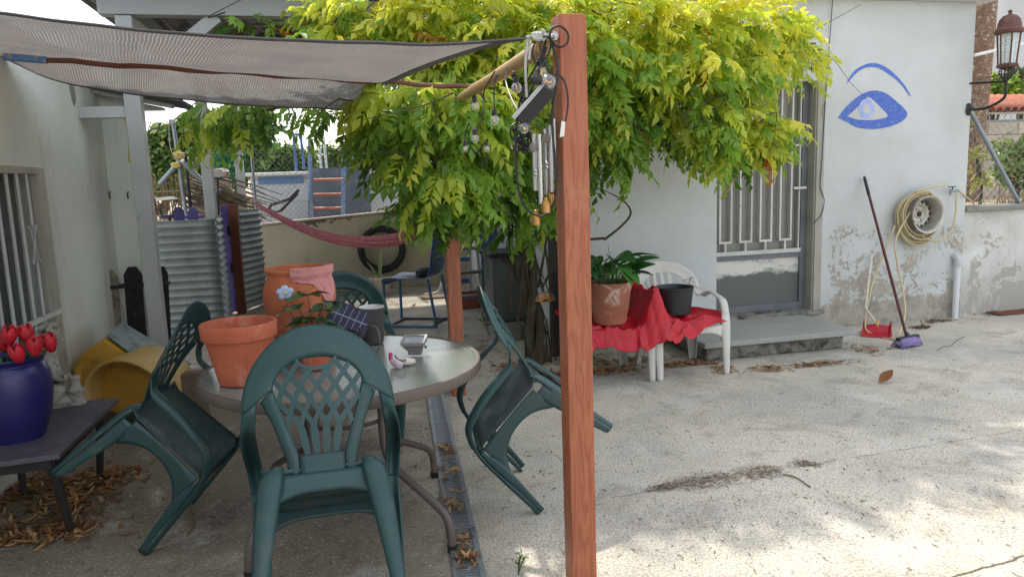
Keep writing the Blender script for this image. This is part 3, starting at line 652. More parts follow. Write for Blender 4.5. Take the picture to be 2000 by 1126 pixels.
hem(lambda t: sail_pt(t, 1)+Vector((0, .001, -.003)), 60, lambda t: Vector((0, -.9, .02)).normalized())
hem(lambda t: sail_pt(1, t)+Vector((0, 0, -.003)), 30, lambda t: Vector((-.9, .05, .02)).normalized())
# rope and knots at the post
ra = sail_pt(1, 0)
b = MB(); b.tube([ra, at(1045, 72, Y=2.43), at(1062, 70, Y=2.43), at(1084, 73, Y=2.42)], .007, 8, 3)
for k in range(3): b.tube([at(1040+k*7, 68, Y=2.41), at(1048+k*6, 78, Y=2.40), at(1056+k*5, 70, Y=2.43), at(1048+k*6, 64, Y=2.44), at(1040+k*7, 68, Y=2.41)], .006, 6, 3)
b.tube([at(1054, 72, Y=2.41), at(1062, 62, Y=2.40), at(1058, 60, Y=2.40)], .006, 6, 3)
b.tube([at(1030, 80, Y=2.40), at(1026, 130, Y=2.40), at(1029, 190, Y=2.40)], .0045, 6, 3)
b.tube([at(1036, 80, Y=2.40), at(1033, 117, Y=2.40)], .0045, 6, 2)
tag(b.build('knotted_rope', MAT['rope'], smooth=True), 'white rope knotted between the sail corner and the nearest post', 'rope')
# ------------------------------------------------------------------ plastic chairs
def back_fn(H, lean, z0):
    def B(x, t, off=0):
        y = -.185-lean*t-.015*math.sin(math.pi*t)+.085*(x/.28)**2*(.4+.6*t)
        return Vector((x, y+off, z0+H*t))
    return B
def chair(name, label, group, mat, seatmat, H=.47, lean=.145, lattice=True):
    root = thing(name, label, 'chair', group=group)
    z0 = .385; B = back_fn(H, lean, z0)
    W = .285
    def po(a): return (W*math.cos(a), .46+.54*math.sin(a)**(.9 if math.sin(a) > 0 else 1))
    def pi_(a): return (.165*math.cos(a), .60+.18*math.sin(a))
    # arch
    b = MB(); n = 40; ac = 6; V = []
    for i in range(n+1):
        a = math.pi*i/n; xo, to = po(a); xi, ti = pi_(a)
        for k in range(ac+1):
            s_ = k/ac; bow = -.010*math.sin(math.pi*s_)-(.012*max(0, (.25-s_)/.25))
            V.append(B(xo+(xi-xo)*s_, to+(ti-to)*s_, bow+.006))
    b.add(V, [(i*(ac+1)+k, i*(ac+1)+k+1, (i+1)*(ac+1)+k+1, (i+1)*(ac+1)+k) for i in range(n) for k in range(ac)])
    back = b.build('backrest', mat, root, smooth=True, solid=.005, auto=70)
    def xin(t): return .080+(.165-.080)*min(1, max(0, (t-.12)/.48))
    # side rails of the splat and lower panel
    for sg in (-1, 1):
        b = MB()
        def rail(u, v):
            t = v*(.60-.07*u); xi = xin(t); xo = xi+.048+.012*max(0, (v-.7)/.3)
            return B(sg*(xi+(xo-xi)*u), t, -.008*math.sin(math.pi*u)+.006)
        b.grid(rail, 5, 18); b.build('splat_rail', mat, back, smooth=True, solid=.005, world=False)
    b = MB(); b.grid(lambda u, v: B((2*u-1)*(xin(.14*v)+.001), .14*v, .003-.012*(1-v)), 8, 6); b.build('lower_panel', mat, back, smooth=True, solid=.005, world=False)
    def rib(P, hw, off, bm_):
        # P list of (x,t) in the back surface
        c = []
        for i, (x, t) in enumerate(P):
            a_, c_ = P[max(0, i-1)], P[min(len(P)-1, i+1)]
            d = Vector((c_[0]-a_[0], (c_[1]-a_[1])*H)); d.normalize(); nx, nt = -d.y, d.x/H
            h_ = hw[i] if hasattr(hw, '__len__') else hw
            c.append((B(x+nx*h_, t+nt*h_, off), B(x-nx*h_, t-nt*h_, off)))
        V = [q for pr_ in c for q in pr_]
        bm_.add(V, [(2*i, 2*i+1, 2*i+3, 2*i+2) for i in range(len(c)-1)])
    def top(x): return .60+.18*math.sqrt(max(0, 1-(x/.165)**2))
    if lattice:
        hole = lambda x, t: ((x/.072)**2+((t-.775)/.075)**2) < 1
        for fam, off in ((1, .001), (-1, .0035)):
            for q0 in [-2.6+.4*k for k in range(14)]:
                P = []
                for k in range(61):
                    t = .33+.46*k/60; q = q0+fam*2.35*(t-.33)
                    x = q*xin(t)
                    if abs(q) <= 1.03 and t <= top(x)+.01 and not hole(x, t): P.append((x, t))
                    elif len(P) > 2: break
                    else: P = []
                if len(P) > 3:
                    bb_ = MB(); rib(P, .0088, off, bb_); bb_.build('lattice_strip', mat, back, solid=.004, world=False)
        for q0 in (-.6, -.2, .2, .6):
            bb_ = MB(); P = [(q0*xin(t), t) for t in [.13+.03*k for k in range(9)]]
            rib(P, [.0085+.006*math.sin(math.pi*min(1, k/8)) for k in range(9)], .0055, bb_); bb_.build('lattice_strip', mat, back, solid=.004, world=False)
        bb_ = MB(); rib([(.072*math.cos(a), .775-.075*math.sin(a)) for a in [math.pi*k/16 for k in range(17)]], .006, -.0015, bb_); bb_.build('lattice_strip', mat, back, solid=.004, world=False)
    else:
        for q0 in (-.78, -.39, 0, .39, .78):
            bb_ = MB(); P = []
            for k in range(24):
                t = .12+.68*k/23; x = q0*xin(t)
                if t <= top(x)+.02: P.append((x, t))
            rib(P, [.016-.006*abs(k/23-.5) for k in range(len(P))], .002, bb_); bb_.build('lattice_strip', mat, back, solid=.005, world=False)
    # arms and front legs
    s0 = B(.258, .45); s1_ = B(.255, .497); ab = 1.0 if lattice else .45
    for sg in (-1, 1):
        def C(x, y, z, h, bow, wx=1, wy=0, wz=0): return (sg*x, y, z, wx, sg*wy, sg*wz, h, bow*-1)
        b = MB(); az = .0 if lattice else .035
        b.sweep([C(.2555, s1_.y+.001, s1_.z, .034, -.009, .876, .25, -.48), C(.2600, s0.y+.010, s0.z-.004, .030, -.004, .95, .3, -.25), C(.270, s0.y+.055, s0.z-.045, .029, .016*ab, 1, .2, -.2), C(.282, -.04, .545+az, .029, .026*ab, 1, .05, -.2), C(.288, .07, .53+az, .03, .028*ab, 1, 0, -.15), C(.286, .155, .50+az, .03, .026*ab), C(.278, .205, .43+az*.5, .03, .018)], 6, 5)
        b.build('armrest', mat, root, smooth=True, solid=.006, auto=70)
        b = MB(); b.sweep([C(.278, .205, .44+az*.5, .030, .010), C(.272, .222, .36, .036, .014), C(.270, .235, .20, .030, .016), C(.268, .25, .0, .021, .014)], 6, 6)
        b.sweep([(sg*.298, .205, .40, 0, -1, 0, .004, 0), (sg*.296, .205, .30, 0, -1, 0, .022, 0), (sg*.293, .215, .15, 0, -1, 0, .016, 0), (sg*.287, .235, .0, 0, -1, 0, .012, 0)], 4, 3)
        b.build('leg', mat, root, smooth=True, solid=.006, auto=60)
        b = MB(); b.sweep([(sg*.165, -.175, .425, 1, sg*.1, 0, .020, .010), (sg*.185, -.20, .385, 1, sg*.1, 0, .042, .016), (sg*.205, -.215, .27, 1, sg*.1, 0, .040, .017), (sg*.222, -.232, .13, 1, sg*.1, 0, .031, .015), (sg*.235, -.25, 0, 1, sg*.1, 0, .022, .012)], 6, 6)
        b.sweep([(sg*.228, -.165, .37, 0, 1, 0, .03, 0), (sg*.238, -.18, .25, 0, 1, 0, .026, 0), (sg*.248, -.205, .12, 0, 1, 0, .018, 0), (sg*.256, -.232, 0, 0, 1, 0, .012, 0)], 4, 3)
        b.build('leg', mat, root, smooth=True, solid=.006, auto=60)
        # side apron
        b = MB(); b.sweep([(sg*.232, -.15, .33, 0, .0, 1, .065, 0), (sg*.236, -.06, .362, 0, 0, 1, .034, 0), (sg*.245, .05, .366, 0, 0, 1, .03, 0), (sg*.256, .14, .345, 0, 0, 1, .05, 0), (sg*.265, .195, .31, 0, 0, 1, .085, 0)], 6, 4)
        b.build('apron', mat, root, smooth=True, solid=.005, auto=70)
    def seat(u, v):
        x = (2*u-1)*(.222+.03*v); y = -.195+.43*v
        z = .392-.020*math.sin(math.pi*min(1, v*1.1))*(1-(2*u-1)**2)+.012*abs(2*u-1)**6
        if v > .86: k = (v-.86)/.14; z -= .035*k*k; y -= .012*k
        if v < .1: z += .02*(1-v/.1)
        return Vector((x, y, z))
    b = MB(); b.grid(seat, 18, 20); b.build('seat', seatmat, root, smooth=True, solid=.006, auto=80)
    b = MB(); b.sweep([(-.25, .226, .325, 0, 0, 1, .05, 0), (-.15, .235, .345, 0, 0, 1, .026, 0), (0, .238, .348, 0, 0, 1, .022, 0), (.15, .235, .345, 0, 0, 1, .026, 0), (.25, .226, .325, 0, 0, 1, .05, 0)], 6, 4)
    b.build('apron', mat, root, smooth=True, solid=.005)
    b = MB(); b.sweep([(-.20, -.192, .345, 0, 0, 1, .05, 0), (-.10, -.196, .362, 0, 0, 1, .034, 0), (0, -.197, .364, 0, 0, 1, .032, 0), (.10, -.196, .362, 0, 0, 1, .034, 0), (.20, -.192, .345, 0, 0, 1, .05, 0)], 6, 4)
    b.build('apron', mat, root, smooth=True, solid=.005)
    return root
def seat_chair(o, fx, fy, yaw, tip):
    # tipped forward about its front feet
    m = Matrix.Translation((fx, fy, .008)) @ Matrix.Rotation(yaw, 4, 'Z') @ Matrix.Rotation(-tip, 4, 'X') @ Matrix.Translation((0, -.25, 0))
    o.location = m.to_translation(); o.rotation_euler = m.to_euler(); o.scale = (.93, 1, 1)
GG = 'dark green chairs tipped against the table'
ch = chair('garden_chair', 'dark green plastic chair seen from behind, nearest the camera, tipped against the table', GG, MAT['green'], MAT['green_seat'])
c2 = dup(ch); c2['label'] = 'dark green plastic chair tipped forward at the left side of the glass table'
c3 = dup(ch); c3['label'] = 'dark green plastic chair tipped forward at the right side of the glass table'
c4 = dup(ch); c4['label'] = 'dark green plastic chair at the far side of the table behind the grey pot'
seat_chair(ch, -.105, 2.52, R(1), R(34)); ch.scale = (.87, 1, 1)
seat_chair(c2, -.835, 3.43, R(-101), R(46))
seat_chair(c3, .82, 3.31, R(85), R(46))
seat_chair(c4, .01, 4.10, R(186), R(20))
WG = 'white plastic chairs side by side under the red tarp'
wc = chair('garden_chair', 'white plastic armchair holding the black pot, right of its pair', WG, MAT['white_plastic'], MAT['white_plastic'], .43, .16, False)
wc2 = dup(wc); wc2['label'] = 'white plastic armchair under the potted plant, mostly hidden by the nearest post and red tarp'
def stand(o, x, y, yaw): o.location = (x, y, 0); o.rotation_euler = (0, 0, yaw)
stand(wc, 2.49, 5.13, R(180)); stand(wc2, 1.89, 5.13, R(180))
# ------------------------------------------------------------------ glass table
TX, TY, TZ, TR = -.02, 3.24, .73, .60
tb = thing('round_table', 'round glass-topped garden table with a brown tube frame', 'table', (TX, TY, 0))
b = MB(); b.lathe([(0.001, TZ-.009), (TR-.022, TZ-.009), (TR-.022, TZ-.001), (.001, TZ-.001)], 72, (TX, TY, 0)); b.build('table_top', MAT['table_glass'], tb, smooth=True)
b = MB(); b.lathe([(TR-.026, TZ-.012), (TR-.022, TZ-.0), (TR-.012, TZ+.004), (TR-.003, TZ+.002), (TR, TZ-.008), (TR, TZ-.036), (TR-.004, TZ-.042), (TR-.02, TZ-.042), (TR-.024, TZ-.03), (TR-.026, TZ-.012)], 72, (TX, TY, 0)); b.build('rim', MAT['brown_frame'], tb, smooth=True)
for k, a in enumerate((45, 135, 225, 315)):
    a = R(a-2); c, s_ = math.cos(a), math.sin(a); f = lambda r, z: (TX+c*r, TY+s_*r, z)
    b = MB(); b.tube([f(.40, TZ-.045), f(.32, TZ-.06), f(.235, TZ-.10), f(.21, TZ-.20), f(.21, .42), f(.23, .34), f(.30, .285), f(.46, .20), f(.535, .15), f(.56, .08), f(.562, .0)], .0165, 10, 5)
    lg = b.build('leg', MAT['brown_frame'], tb, smooth=True)
    b = MB(); b.tube([f(.562, 0.001), f(.562, .03)], .02, 10); b.build('foot_cap', MAT['black'], lg)
b = MB(); b.lathe([(.205, .50), (.195, .51), (.185, .50), (.195, .49), (.205, .50)], 32, (TX, TY, 0)); b.build('ring', MAT['brown_frame'], tb, smooth=True)
# ------------------------------------------------------------------ things on the table
def lathe_obj(name, prof, mat, c, parent=None, n=36, sub=3, jit=0, **k):
    b = MB(); b.lathe(prof, n, c, sub, None, jit); return b.build(name, MAT[mat], parent, smooth=True, **k)
T = TZ+.003
P1 = at(463, 752, Z=TZ); P1 = Vector((P1.x+.02, P1.y+.045, T))
def flowerpot(name, label, p, rt, rb, h, rim, mat, wall=.012):
    t = thing(name, label, 'pot', p)
    pr_ = [(rb, 0), (rb+(rt-.012-rb)*.97, h-rim), (rt-.001, h-rim), (rt, h-rim+.004), (rt+.003, h-.006), (rt, h), (rt-wall, h), (rt-wall-.004, h-.01), (rb-wall*.6, .02), (.001, .018)]
    b = MB(); b.lathe([(.001, .002)]+pr_, 44, p); b.build('pot', MAT[mat], t, smooth=True, bevel=.003)
    return t
flowerpot('terracotta_pot', 'large empty terracotta pot with a thick rim at the left of the glass table', P1, .145, .092, .245, .062, 'terracotta')
# wide jar with the pink rag
jp = Vector((-.20, 3.56, T)); jar = thing('terracotta_jar', 'big round-bellied terracotta jar on the glass table', 'jar', jp)
lathe_obj('jar', [(.001, .002), (.10, 0), (.125, .06), (.152, .16), (.165, .25), (.160, .31), (.143, .35), (.139, .365), (.146, .378), (.153, .388), (.151, .396), (.142, .396), (.135, .385), (.130, .36), (.14, .30), (.14, .2), (.09, .03), (.001, .02)], 'terracotta_jar', jp, jar, 48)
def rag(u, v):
    a = R(-100+92*u); droop = .05+.12*math.exp(-((u-.68)/.17)**2)+.045*u
    s_ = v*(.05+droop)
    if s_ < .05: r = .139+.021*(s_/.05); z = .402+.004*math.sin(s_/.05*3.1)
    else:
        dz = s_-.05; z = .398-dz; zz = z
        r = .157+.0 if zz > .375 else .157-.012*min(1, (.375-zz)/.02) if zz > .345 else .150+.016*min(1, (.345-zz)/.08)
    r += .006*mnoise.noise(Vector((u*9, v*6, 3)))*(.3+v)+.005
    return jp+Vector((r*math.cos(a), r*math.sin(a), z+.004*mnoise.noise(Vector((u*12, v*5, 1)))))
b = MB(); b.grid(rag, 40, 20); tag(b.build('pink_rag', MAT['pink_cloth'], smooth=True, solid=.004), 'stiff pink rag hanging over the rim of the terracotta jar', 'cloth')
# small planted pot
sp = Vector((-.135, 3.20, T)); spt = flowerpot('planted_pot', 'small terracotta pot with a leafy seedling behind the nearest chair', sp, .092, .062, .155, .04, 'terracotta', .008)
b = MB(); b.lathe([(.001, .128), (.079, .126)], 20, sp); b.build('soil', MAT['soil'], spt)
def leaf_mesh(name, L, W, col, droop=.3, fold=.25, seg=6, pts=None):
    V = []; F = []; n = seg
    for i in range(n+1):
        t = i/n; w_ = W*math.sin(math.pi*min(1, t*.93+.05))**.8*(1-.25*t); z = -droop*L*t*t; x = L*t
        V += [(x, -w_, z+fold*w_), (x, 0, z), (x, w_, z+fold*w_)]
    for i in range(n):
        for k in range(2): F.append((3*i+k, 3*i+k+1, 3*i+k+4, 3*i+k+3))
    me = bpy.data.meshes.new(name); me.from_pydata(V, [], F)
    a = me.color_attributes.new('Col', 'FLOAT_COLOR', 'POINT')
    for d in a.data: d.color = col+(1,)
    for p_ in me.polygons: p_.use_smooth = True
    return me
def put_leaf(me, mat, parent, base, direction, roll=0, sc=1, name='leaf'):
    if not me.materials: me.materials.append(mat)
    o = bpy.data.objects.new(name, me); COL.objects.link(o); o.parent = parent; o.matrix_parent_inverse = wm(parent).inverted()
    d = Vector(direction).normalized(); up = Vector((0, 0, 1)); y = up.cross(d)
    y = y.normalized() if y.length > .05 else Vector((0, 1, 0)); z = d.cross(y)
    m = Matrix((d, y, z)).transposed().to_4x4() @ Matrix.Rotation(roll, 4, 'X'); m = m @ Matrix.Scale(sc, 4); m.translation = base
    o.matrix_basis = m; return o
rg = random.Random(3)
lm_ = [leaf_mesh('seedling_leaf', .095, .03, c, .35) for c in (S(58, 92, 56), S(78, 112, 66), S(44, 78, 52))]
b = MB(); stems = []
for k in range(7):
    a = k*2.4; e = sp+Vector((.035*math.cos(a)*(1+k*.15), .035*math.sin(a)*(1+.15*k), .17+.022*k)); b.tube([sp+Vector((.005*math.cos(a), .005*math.sin(a), .125)), sp.lerp(e, .6)+Vector((0, 0, .06)), e], [.003, .0025, .0015], 5, 2); stems.append((e, a))
b.build('stem', MAT['vine'], spt)
for e, a in stems:
    for j in range(5):
        aa = a+R(-90+45*j)+rg.uniform(-.2, .2); put_leaf(lm_[rg.randrange(3)], MAT['leaf_g'], spt, e, (math.cos(aa), math.sin(aa), rg.uniform(.0, .45)), rg.uniform(-.4, .4), rg.uniform(.8, 1.15))
# blue flower pick
fp_ = at(557, 571, Y=3.33)
fl = thing('flower_pick', 'small pale blue flower ornament with a white centre', 'ornament', fp_)
for k in range(5):
    a = R(72*k+20); b = MB(); b.ball(fp_+Vector((.022*math.cos(a), -.003, .019*math.sin(a))), .016, 12, (1, .35, .9)); b.build('petal', MAT['petal_blue'], fl, smooth=True)
b = MB(); b.ball(fp_+Vector((0, -.008, 0)), .012, 12, (1, .5, 1)); b.build('centre', MAT['cream'], fl, smooth=True)
b = MB(); b.tube([fp_, fp_+Vector((.01, .02, -.09)), sp+Vector((-.03, .02, .13))], .002, 5, 2); b.build('stick', MAT['vine'], fl)
# solar panel
so_p = at(682, 622, Y=3.36)
spn = thing('solar_charger', 'small tilted solar panel in a black frame beside the grey pot', 'solar panel', so_p)
spn.rotation_euler = (R(52), R(24), R(-14))
b = MB(); b.box((0, 0, 0), (.19, .13, .012)); b.build('frame', MAT['black'], spn, bevel=.004, world=False)
b = MB(); b.box((0, 0, .0075), (.168, .108, .002)); b.build('cells', MAT['solar'], spn, world=False)
b = MB(); b.tube([(.02, -.05, .012), (.05, -.06, .03), (.075, -.05, .028), (.06, -.03, .012)], .003, 6, 4); b.build('cable_loop', MAT['cable'], spn, smooth=True, world=False)
b = MB(); b.tube([at(706, 652, Y=3.42), at(716, 635, Y=3.36), at(736, 640, Y=3.3), at(742, 668, Y=3.28), Vector(at(735, 690, Z=TZ))+Vector((0, 0, .004))], .0025, 6, 4); tag(b.build('panel_cable', MAT['cable_grey'], smooth=True), 'thin grey cable curling from the solar panel in front of the grey pot', 'cable')
# grey pot with white liner
g_ = Vector((.125, 3.60, T)); gpt = thing('grey_pot', 'tapered dark grey pot with a white inner pot on the glass table', 'pot', g_)
lathe_obj('outer_pot', [(.001, .001), (.045, 0), (.051, .004), (.066, .165), (.069, .168), (.069, .178), (.066, .178), (.062, .17), (.05, .03), (.001, .025)], 'grey_pot', g_, gpt, 36, 0, bevel=.001)
lathe_obj('inner_pot', [(.055, .12), (.0605, .174), (.062, .181), (.059, .182), (.056, .172), (.045, .06), (.001, .055)], 'white', g_, gpt, 36, 0)
# flood light
f_ = at(812, 692, Z=TZ); f_ = Vector((f_.x, f_.y, T)); fld = thing('flood_light', 'small grey flood light lying face up on the glass table', 'lamp', f_+Vector((0, 0, .004)), R(-18)); fld.rotation_euler = (R(13), 0, R(-18))
b = MB(); b.box((0, 0, .012), (.062, .045, .024)); b.box((0, 0, .032), (.078, .056, .014)); b.box((0, 0, .048), (.088, .066, .014)); b.build('housing', MAT['lamp_grey'], fld, bevel=.004, world=False)
b = MB()
for (c_, d_) in (((0, .040, .064), (.108, .012, .016)), ((0, -.040, .064), (.108, .012, .016)), ((.048, 0, .064), (.012, .068, .016)), ((-.048, 0, .064), (.012, .068, .016))): b.box(c_, d_)
b.build('bezel', MAT['lamp_grey'], fld, bevel=.002, world=False)
b = MB(); b.add([(-.042, -.034, .066), (.042, -.034, .066), (.042, .034, .066), (-.042, .034, .066), (-.022, -.016, .057), (.022, -.016, .057), (.022, .016, .057), (-.022, .016, .057)], [(0, 1, 5, 4), (1, 2, 6, 5), (2, 3, 7, 6), (3, 0, 4, 7), (4, 5, 6, 7)]); b.build('reflector', MAT['mirror_grey'], fld, world=False)
b = MB(); b.tube([(.045, 0, .03), (.053, 0, .03)], .007, 10); b.tube([(-.053, 0, .03), (-.045, 0, .03)], .007, 10); b.build('screw', MAT['brass'], fld, world=False)
b = MB(); b.tube([at(795, 702, Z=TZ+.02), at(785, 704, Z=TZ+.035), at(776, 700, Z=TZ+.03), at(771, 693, Z=TZ+.03)], .003, 6, 4); tag(b.build('lamp_lead', MAT['cable'], smooth=True), 'short black lead between the flood light and the pink-capped tube', 'cable')
q = at(776, 718, Z=TZ); vp = thing('small_bottle', 'tiny lilac bottle with a magenta cap lying on the glass table', 'bottle', q)
b = MB(); b.tube([q+Vector((.012, -.03, .017)), q+Vector((.008, -.02, .018)), q+Vector((-.012, .03, .018)), q+Vector((-.02, .05, .018))], [.008, .017, .015, .009], 12, 4); b.build('body', MAT['lilac'], vp, smooth=True)
b = MB(); b.tube([q+Vector((-.02, .048, .02)), q+Vector((-.023, .056, .035)), q+Vector((-.02, .06, .055))], [.008, .009, .008], 10, 3); b.build('cap', MAT['magenta'], vp, smooth=True)
q = at(796, 712, Z=TZ)
b = MB(); b.ball(q+Vector((0, 0, .014)), .034, 18, (1.05, .9, .42), None, .25, 4); b.ball(q+Vector((.002, .006, .022)), .020, 12, (1, .8, .4), None, .3, 9)
tag(b.build('rolled_sock', MAT['cream'], smooth=True), 'small cream rolled cloth lying beside the lilac bottle', 'cloth')
# ------------------------------------------------------------------ drain channel
d0, d1 = at(842, 780, Z=0), at(900, 1126, Z=0); dl = (at(853, 785, Z=0)); dn = at(918, 1126, Z=0)
dd = (dl-dn).normalized(); dside = Vector((dd.y, -dd.x, 0)); L0 = (dl-dn).length+1.2; base = dn-dd*.6
dr = thing('drain_channel', 'grey slotted drain channel set in the concrete beside the table', 'drain', base)
def DQ(s_, w_, z): return base+dd*s_+dside*w_+Vector((0, 0, z))
hw = .062
def slab(name, s0, s1, w0, w1, z0, z1, mat):
    b = MB(); V = [DQ(a, w_, z) for z in (z0, z1) for (a, w_) in ((s0, w0), (s1, w0), (s1, w1), (s0, w1))]
    b.add(V, [(0, 3, 2, 1), (4, 5, 6, 7), (0, 1, 5, 4), (1, 2, 6, 5), (2, 3, 7, 6), (3, 0, 4, 7)]); return b.build(name, mat, dr)
slab('trough', 0, L0, -hw, hw, .001, .0035, MAT['rubber'])
for w0, w1 in ((-hw, -hw+.022), (hw-.022, hw)): slab('edge_strip', 0, L0, w0, w1, .004, .013, MAT['galv'])
n = int(L0/.0185)
barme = None
for k in range(n):
    s_ = .01+k*.0185
    if barme is None:
        bm0 = MB(); bm0.box((0, 0, 0), (.0105, 2*hw-.044, .007)); bo = bm0.build('grate_bar', MAT['galv'], dr, world=False); barme = bo.data
    else:
        bo = bpy.data.objects.new('grate_bar', barme); COL.objects.link(bo); bo.parent = dr
    bo.location = DQ(s_, 0, .0085)-base; bo.rotation_euler = (0, 0, math.atan2(dd.y, dd.x)+rg.uniform(-.02, .02))
# ------------------------------------------------------------------ left corner: side table, blue pot, statue, cart, pickets
SZ = .45
cn, cf, cl = at(116, 886, Z=SZ), at(232, 776, Z=SZ), at(0, 905, Z=SZ)
xe = (cn.x+cf.x)/2
stl = thing('side_table', 'low dark side table by the left wall carrying the blue pot', 'table', (xe-.25, 3.7, 0))
def tq(x, y, z): return (x, y, z)
b = MB(); V = [(xe-.52, cn.y-.06), (cn.x, cn.y), (cf.x, cf.y), (xe-.50, cf.y+.02)]
b.add([(x, y, SZ-.022) for x, y in V]+[(x, y, SZ) for x, y in V], [(3, 2, 1, 0), (4, 5, 6, 7), (0, 1, 5, 4), (1, 2, 6, 5), (2, 3, 7, 6), (3, 0, 4, 7)]); b.build('table_top', MAT['stool_top'], stl, bevel=.003)
for (ax, ay, bx, by) in ((cn.x-.06, cn.y+.06, at(140, 1040, Z=0).x, at(140, 1040, Z=0).y), (cf.x-.07, cf.y-.07, at(195, 935, Z=0).x, at(195, 935, Z=0).y), (xe-.44, cn.y+.05, xe-.46, cn.y+.06), (xe-.44, cf.y-.1, xe-.46, cf.y-.08)):
    b = MB(); b.tube([(ax, ay, SZ-.022), (bx, by, 0)], [.022, .016], 10); b.build('leg', MAT['dark_wood'], stl, smooth=True)
b = MB(); b.bar((cn.x-.05, cn.y+.05, SZ-.05), (cf.x-.06, cf.y-.06, SZ-.05), .02, .05); b.bar((cn.x-.05, cn.y+.05, SZ-.05), (xe-.44, cn.y+.03, SZ-.05), .02, .05); b.build('apron', MAT['dark_wood'], stl)
bp = Vector((at(30, 800, Y=3.55).x, 3.55, SZ+.001))
bpt = thing('blue_pot', 'glossy dark blue round pot of red tulips at the left edge', 'pot', bp)
lathe_obj('pot', [(.001, .001), (.095, 0), (.105, .01), (.135, .10), (.152, .20), (.15, .28), (.135, .325), (.128, .335), (.135, .35), (.143, .36), (.14, .367), (.128, .362), (.118, .34), (.13, .28), (.001, .27)], 'blue_pot', bp, bpt, 48)
tul = []
for k, (px, py, yy) in enumerate(((52, 652, 3.5), (18, 655, 3.46), (68, 676, 3.44), (5, 668, 3.5), (96, 668, 3.52), (34, 690, 3.42))):
    h = at(px, py, Y=yy); t_ = thing('tulip', ['tallest red artificial tulip in the blue pot, in front of the statue', 'red artificial tulip left of the tallest one in the blue pot', 'red artificial tulip lying low at the middle front of the blue pot', 'red artificial tulip cut by the left photo edge', 'red artificial tulip nearest the stone statue', 'small low red artificial tulip at the pot rim'][k], 'flower', h, 0, 'red tulips in the blue pot')
    ax = Vector((rg.uniform(-.3, .3), rg.uniform(-.3, .1), 1)).normalized(); q_ = Vector((0, 0, 1)).rotation_difference(ax).to_matrix()
    for j in range(5):
        a = R(72*j+k*20); b = MB()
        def pet(u, v):
            w_ = .020*math.sin(math.pi*(.12+.84*v))**.7; ang = (2*u-1)*w_/.02*.75; r = .031*math.sin(math.pi*(.1+.62*v))
            return h+q_ @ Vector((r*math.cos(a+ang), r*math.sin(a+ang), -.045+.088*v))
        b.grid(pet, 4, 6); b.build('petal', MAT['red_petal'], t_, smooth=True, solid=.0015)
    b = MB(); b.tube([h-ax*.03, h.lerp(bp+Vector((0, 0, .3)), .5)+Vector((0, 0, .01)), bp+Vector((0, 0, .29))], .003, 6, 3); b.build('stem', MAT['leaf_fake'], t_)
fl_me = leaf_mesh('tulip_leaf', .12, .016, S(58, 116, 44), .25)
for k in range(9):
    a = k*.7+.2; put_leaf(fl_me, MAT['leaf_g'], bpt, bp+Vector((.07*math.cos(a), .07*math.sin(a), .32)), (math.cos(a), math.sin(a), .9), rg.uniform(-.4, .4), rg.uniform(.7, 1.1))
# kneeling cherub: a single continuous skinned body
def skin(name, chains, mat, parent, sub=2):
    vs_, es, rs = [], [], []
    idx = {}
    for chn in chains:
        prev = None
        for (key, p, r) in chn:
            if key not in idx: idx[key] = len(vs_); vs_.append(p); rs.append(r)
            if prev is not None: es.append((idx[prev], idx[key]))
            prev = key
    me = bpy.data.meshes.new(name); me.from_pydata(vs_, es, []); o = bpy.data.objects.new(name, me); COL.objects.link(o)
    md = o.modifiers.new('skin', 'SKIN'); md.use_smooth_shade = True; md.use_x_symmetry = False
    for i, r in enumerate(rs): me.skin_vertices[0].data[i].radius = (r, r) if not hasattr(r, '__len__') else r
    me.skin_vertices[0].data[0].use_root = True
    o.modifiers.new('s', 'SUBSURF').levels = sub; o.modifiers['s'].render_levels = sub
    me.materials.append(mat); o.parent = parent; o.matrix_parent_inverse = wm(parent).inverted(); return o
sb = at(122, 790, Z=SZ); sb.z = SZ+.001
stt = thing('cherub_statue', 'weathered pale stone cherub figurine bending over a small pillar behind the blue pot', 'statue', sb)
def sp_(px, py, dy=0): return tuple(at(px, py, Y=sb.y+dy))
b = MB(); b.ball(sb+Vector((-.03, .0, .02)), .1, 20, (1.25, .75, .55), None, .35, 3); b.ball(sb+Vector((-.05, .01, .06)), .06, 16, (1.2, .8, .8), None, .4, 5); b.build('rock_base', MAT['stone'], stt, smooth=True)
skin('body', [
    [('hip', sp_(92, 772), .062), ('belly', sp_(92, 745), .062), ('chest', sp_(95, 715), .056), ('neck', sp_(100, 695), .03), ('head', sp_(98, 662), .062), ('crown', sp_(94, 642), .045)],
    [('head', 0, 0), ('face', sp_(112, 664, -.01), .026)],
    [('chest', 0, 0), ('sh1', sp_(100, 712, -.045), .03), ('el1', sp_(110, 738, -.05), .024), ('hand1', sp_(134, 738, -.02), .018)],
    [('chest', 0, 0), ('sh2', sp_(100, 712, .045), .03), ('el2', sp_(118, 736, .04), .024), ('hand2', sp_(138, 734, .01), .018)],
    [('hip', 0, 0), ('kn1', sp_(118, 765, -.05), .04), ('ft1', sp_(96, 790, -.06), .026)],
    [('hip', 0, 0), ('kn2', sp_(118, 768, .05), .04), ('ft2', sp_(96, 792, .06), .026)]], MAT['stone'], stt)
b = MB()
for k in range(26):
    a = rg.uniform(0, 6.28); e_ = rg.uniform(-.1, 1.4); d = Vector((math.cos(a)*math.cos(e_), math.sin(a)*math.cos(e_), math.sin(e_)))
    if d.x > .6 and d.z < .5: continue
    b.ball(Vector(sp_(97, 655))+d*.052, .020, 8, (1, 1, .8), None, .3, k)
b.build('hair', MAT['stone'], stt, smooth=True)
fc = Vector(sp_(116, 664, -.012))
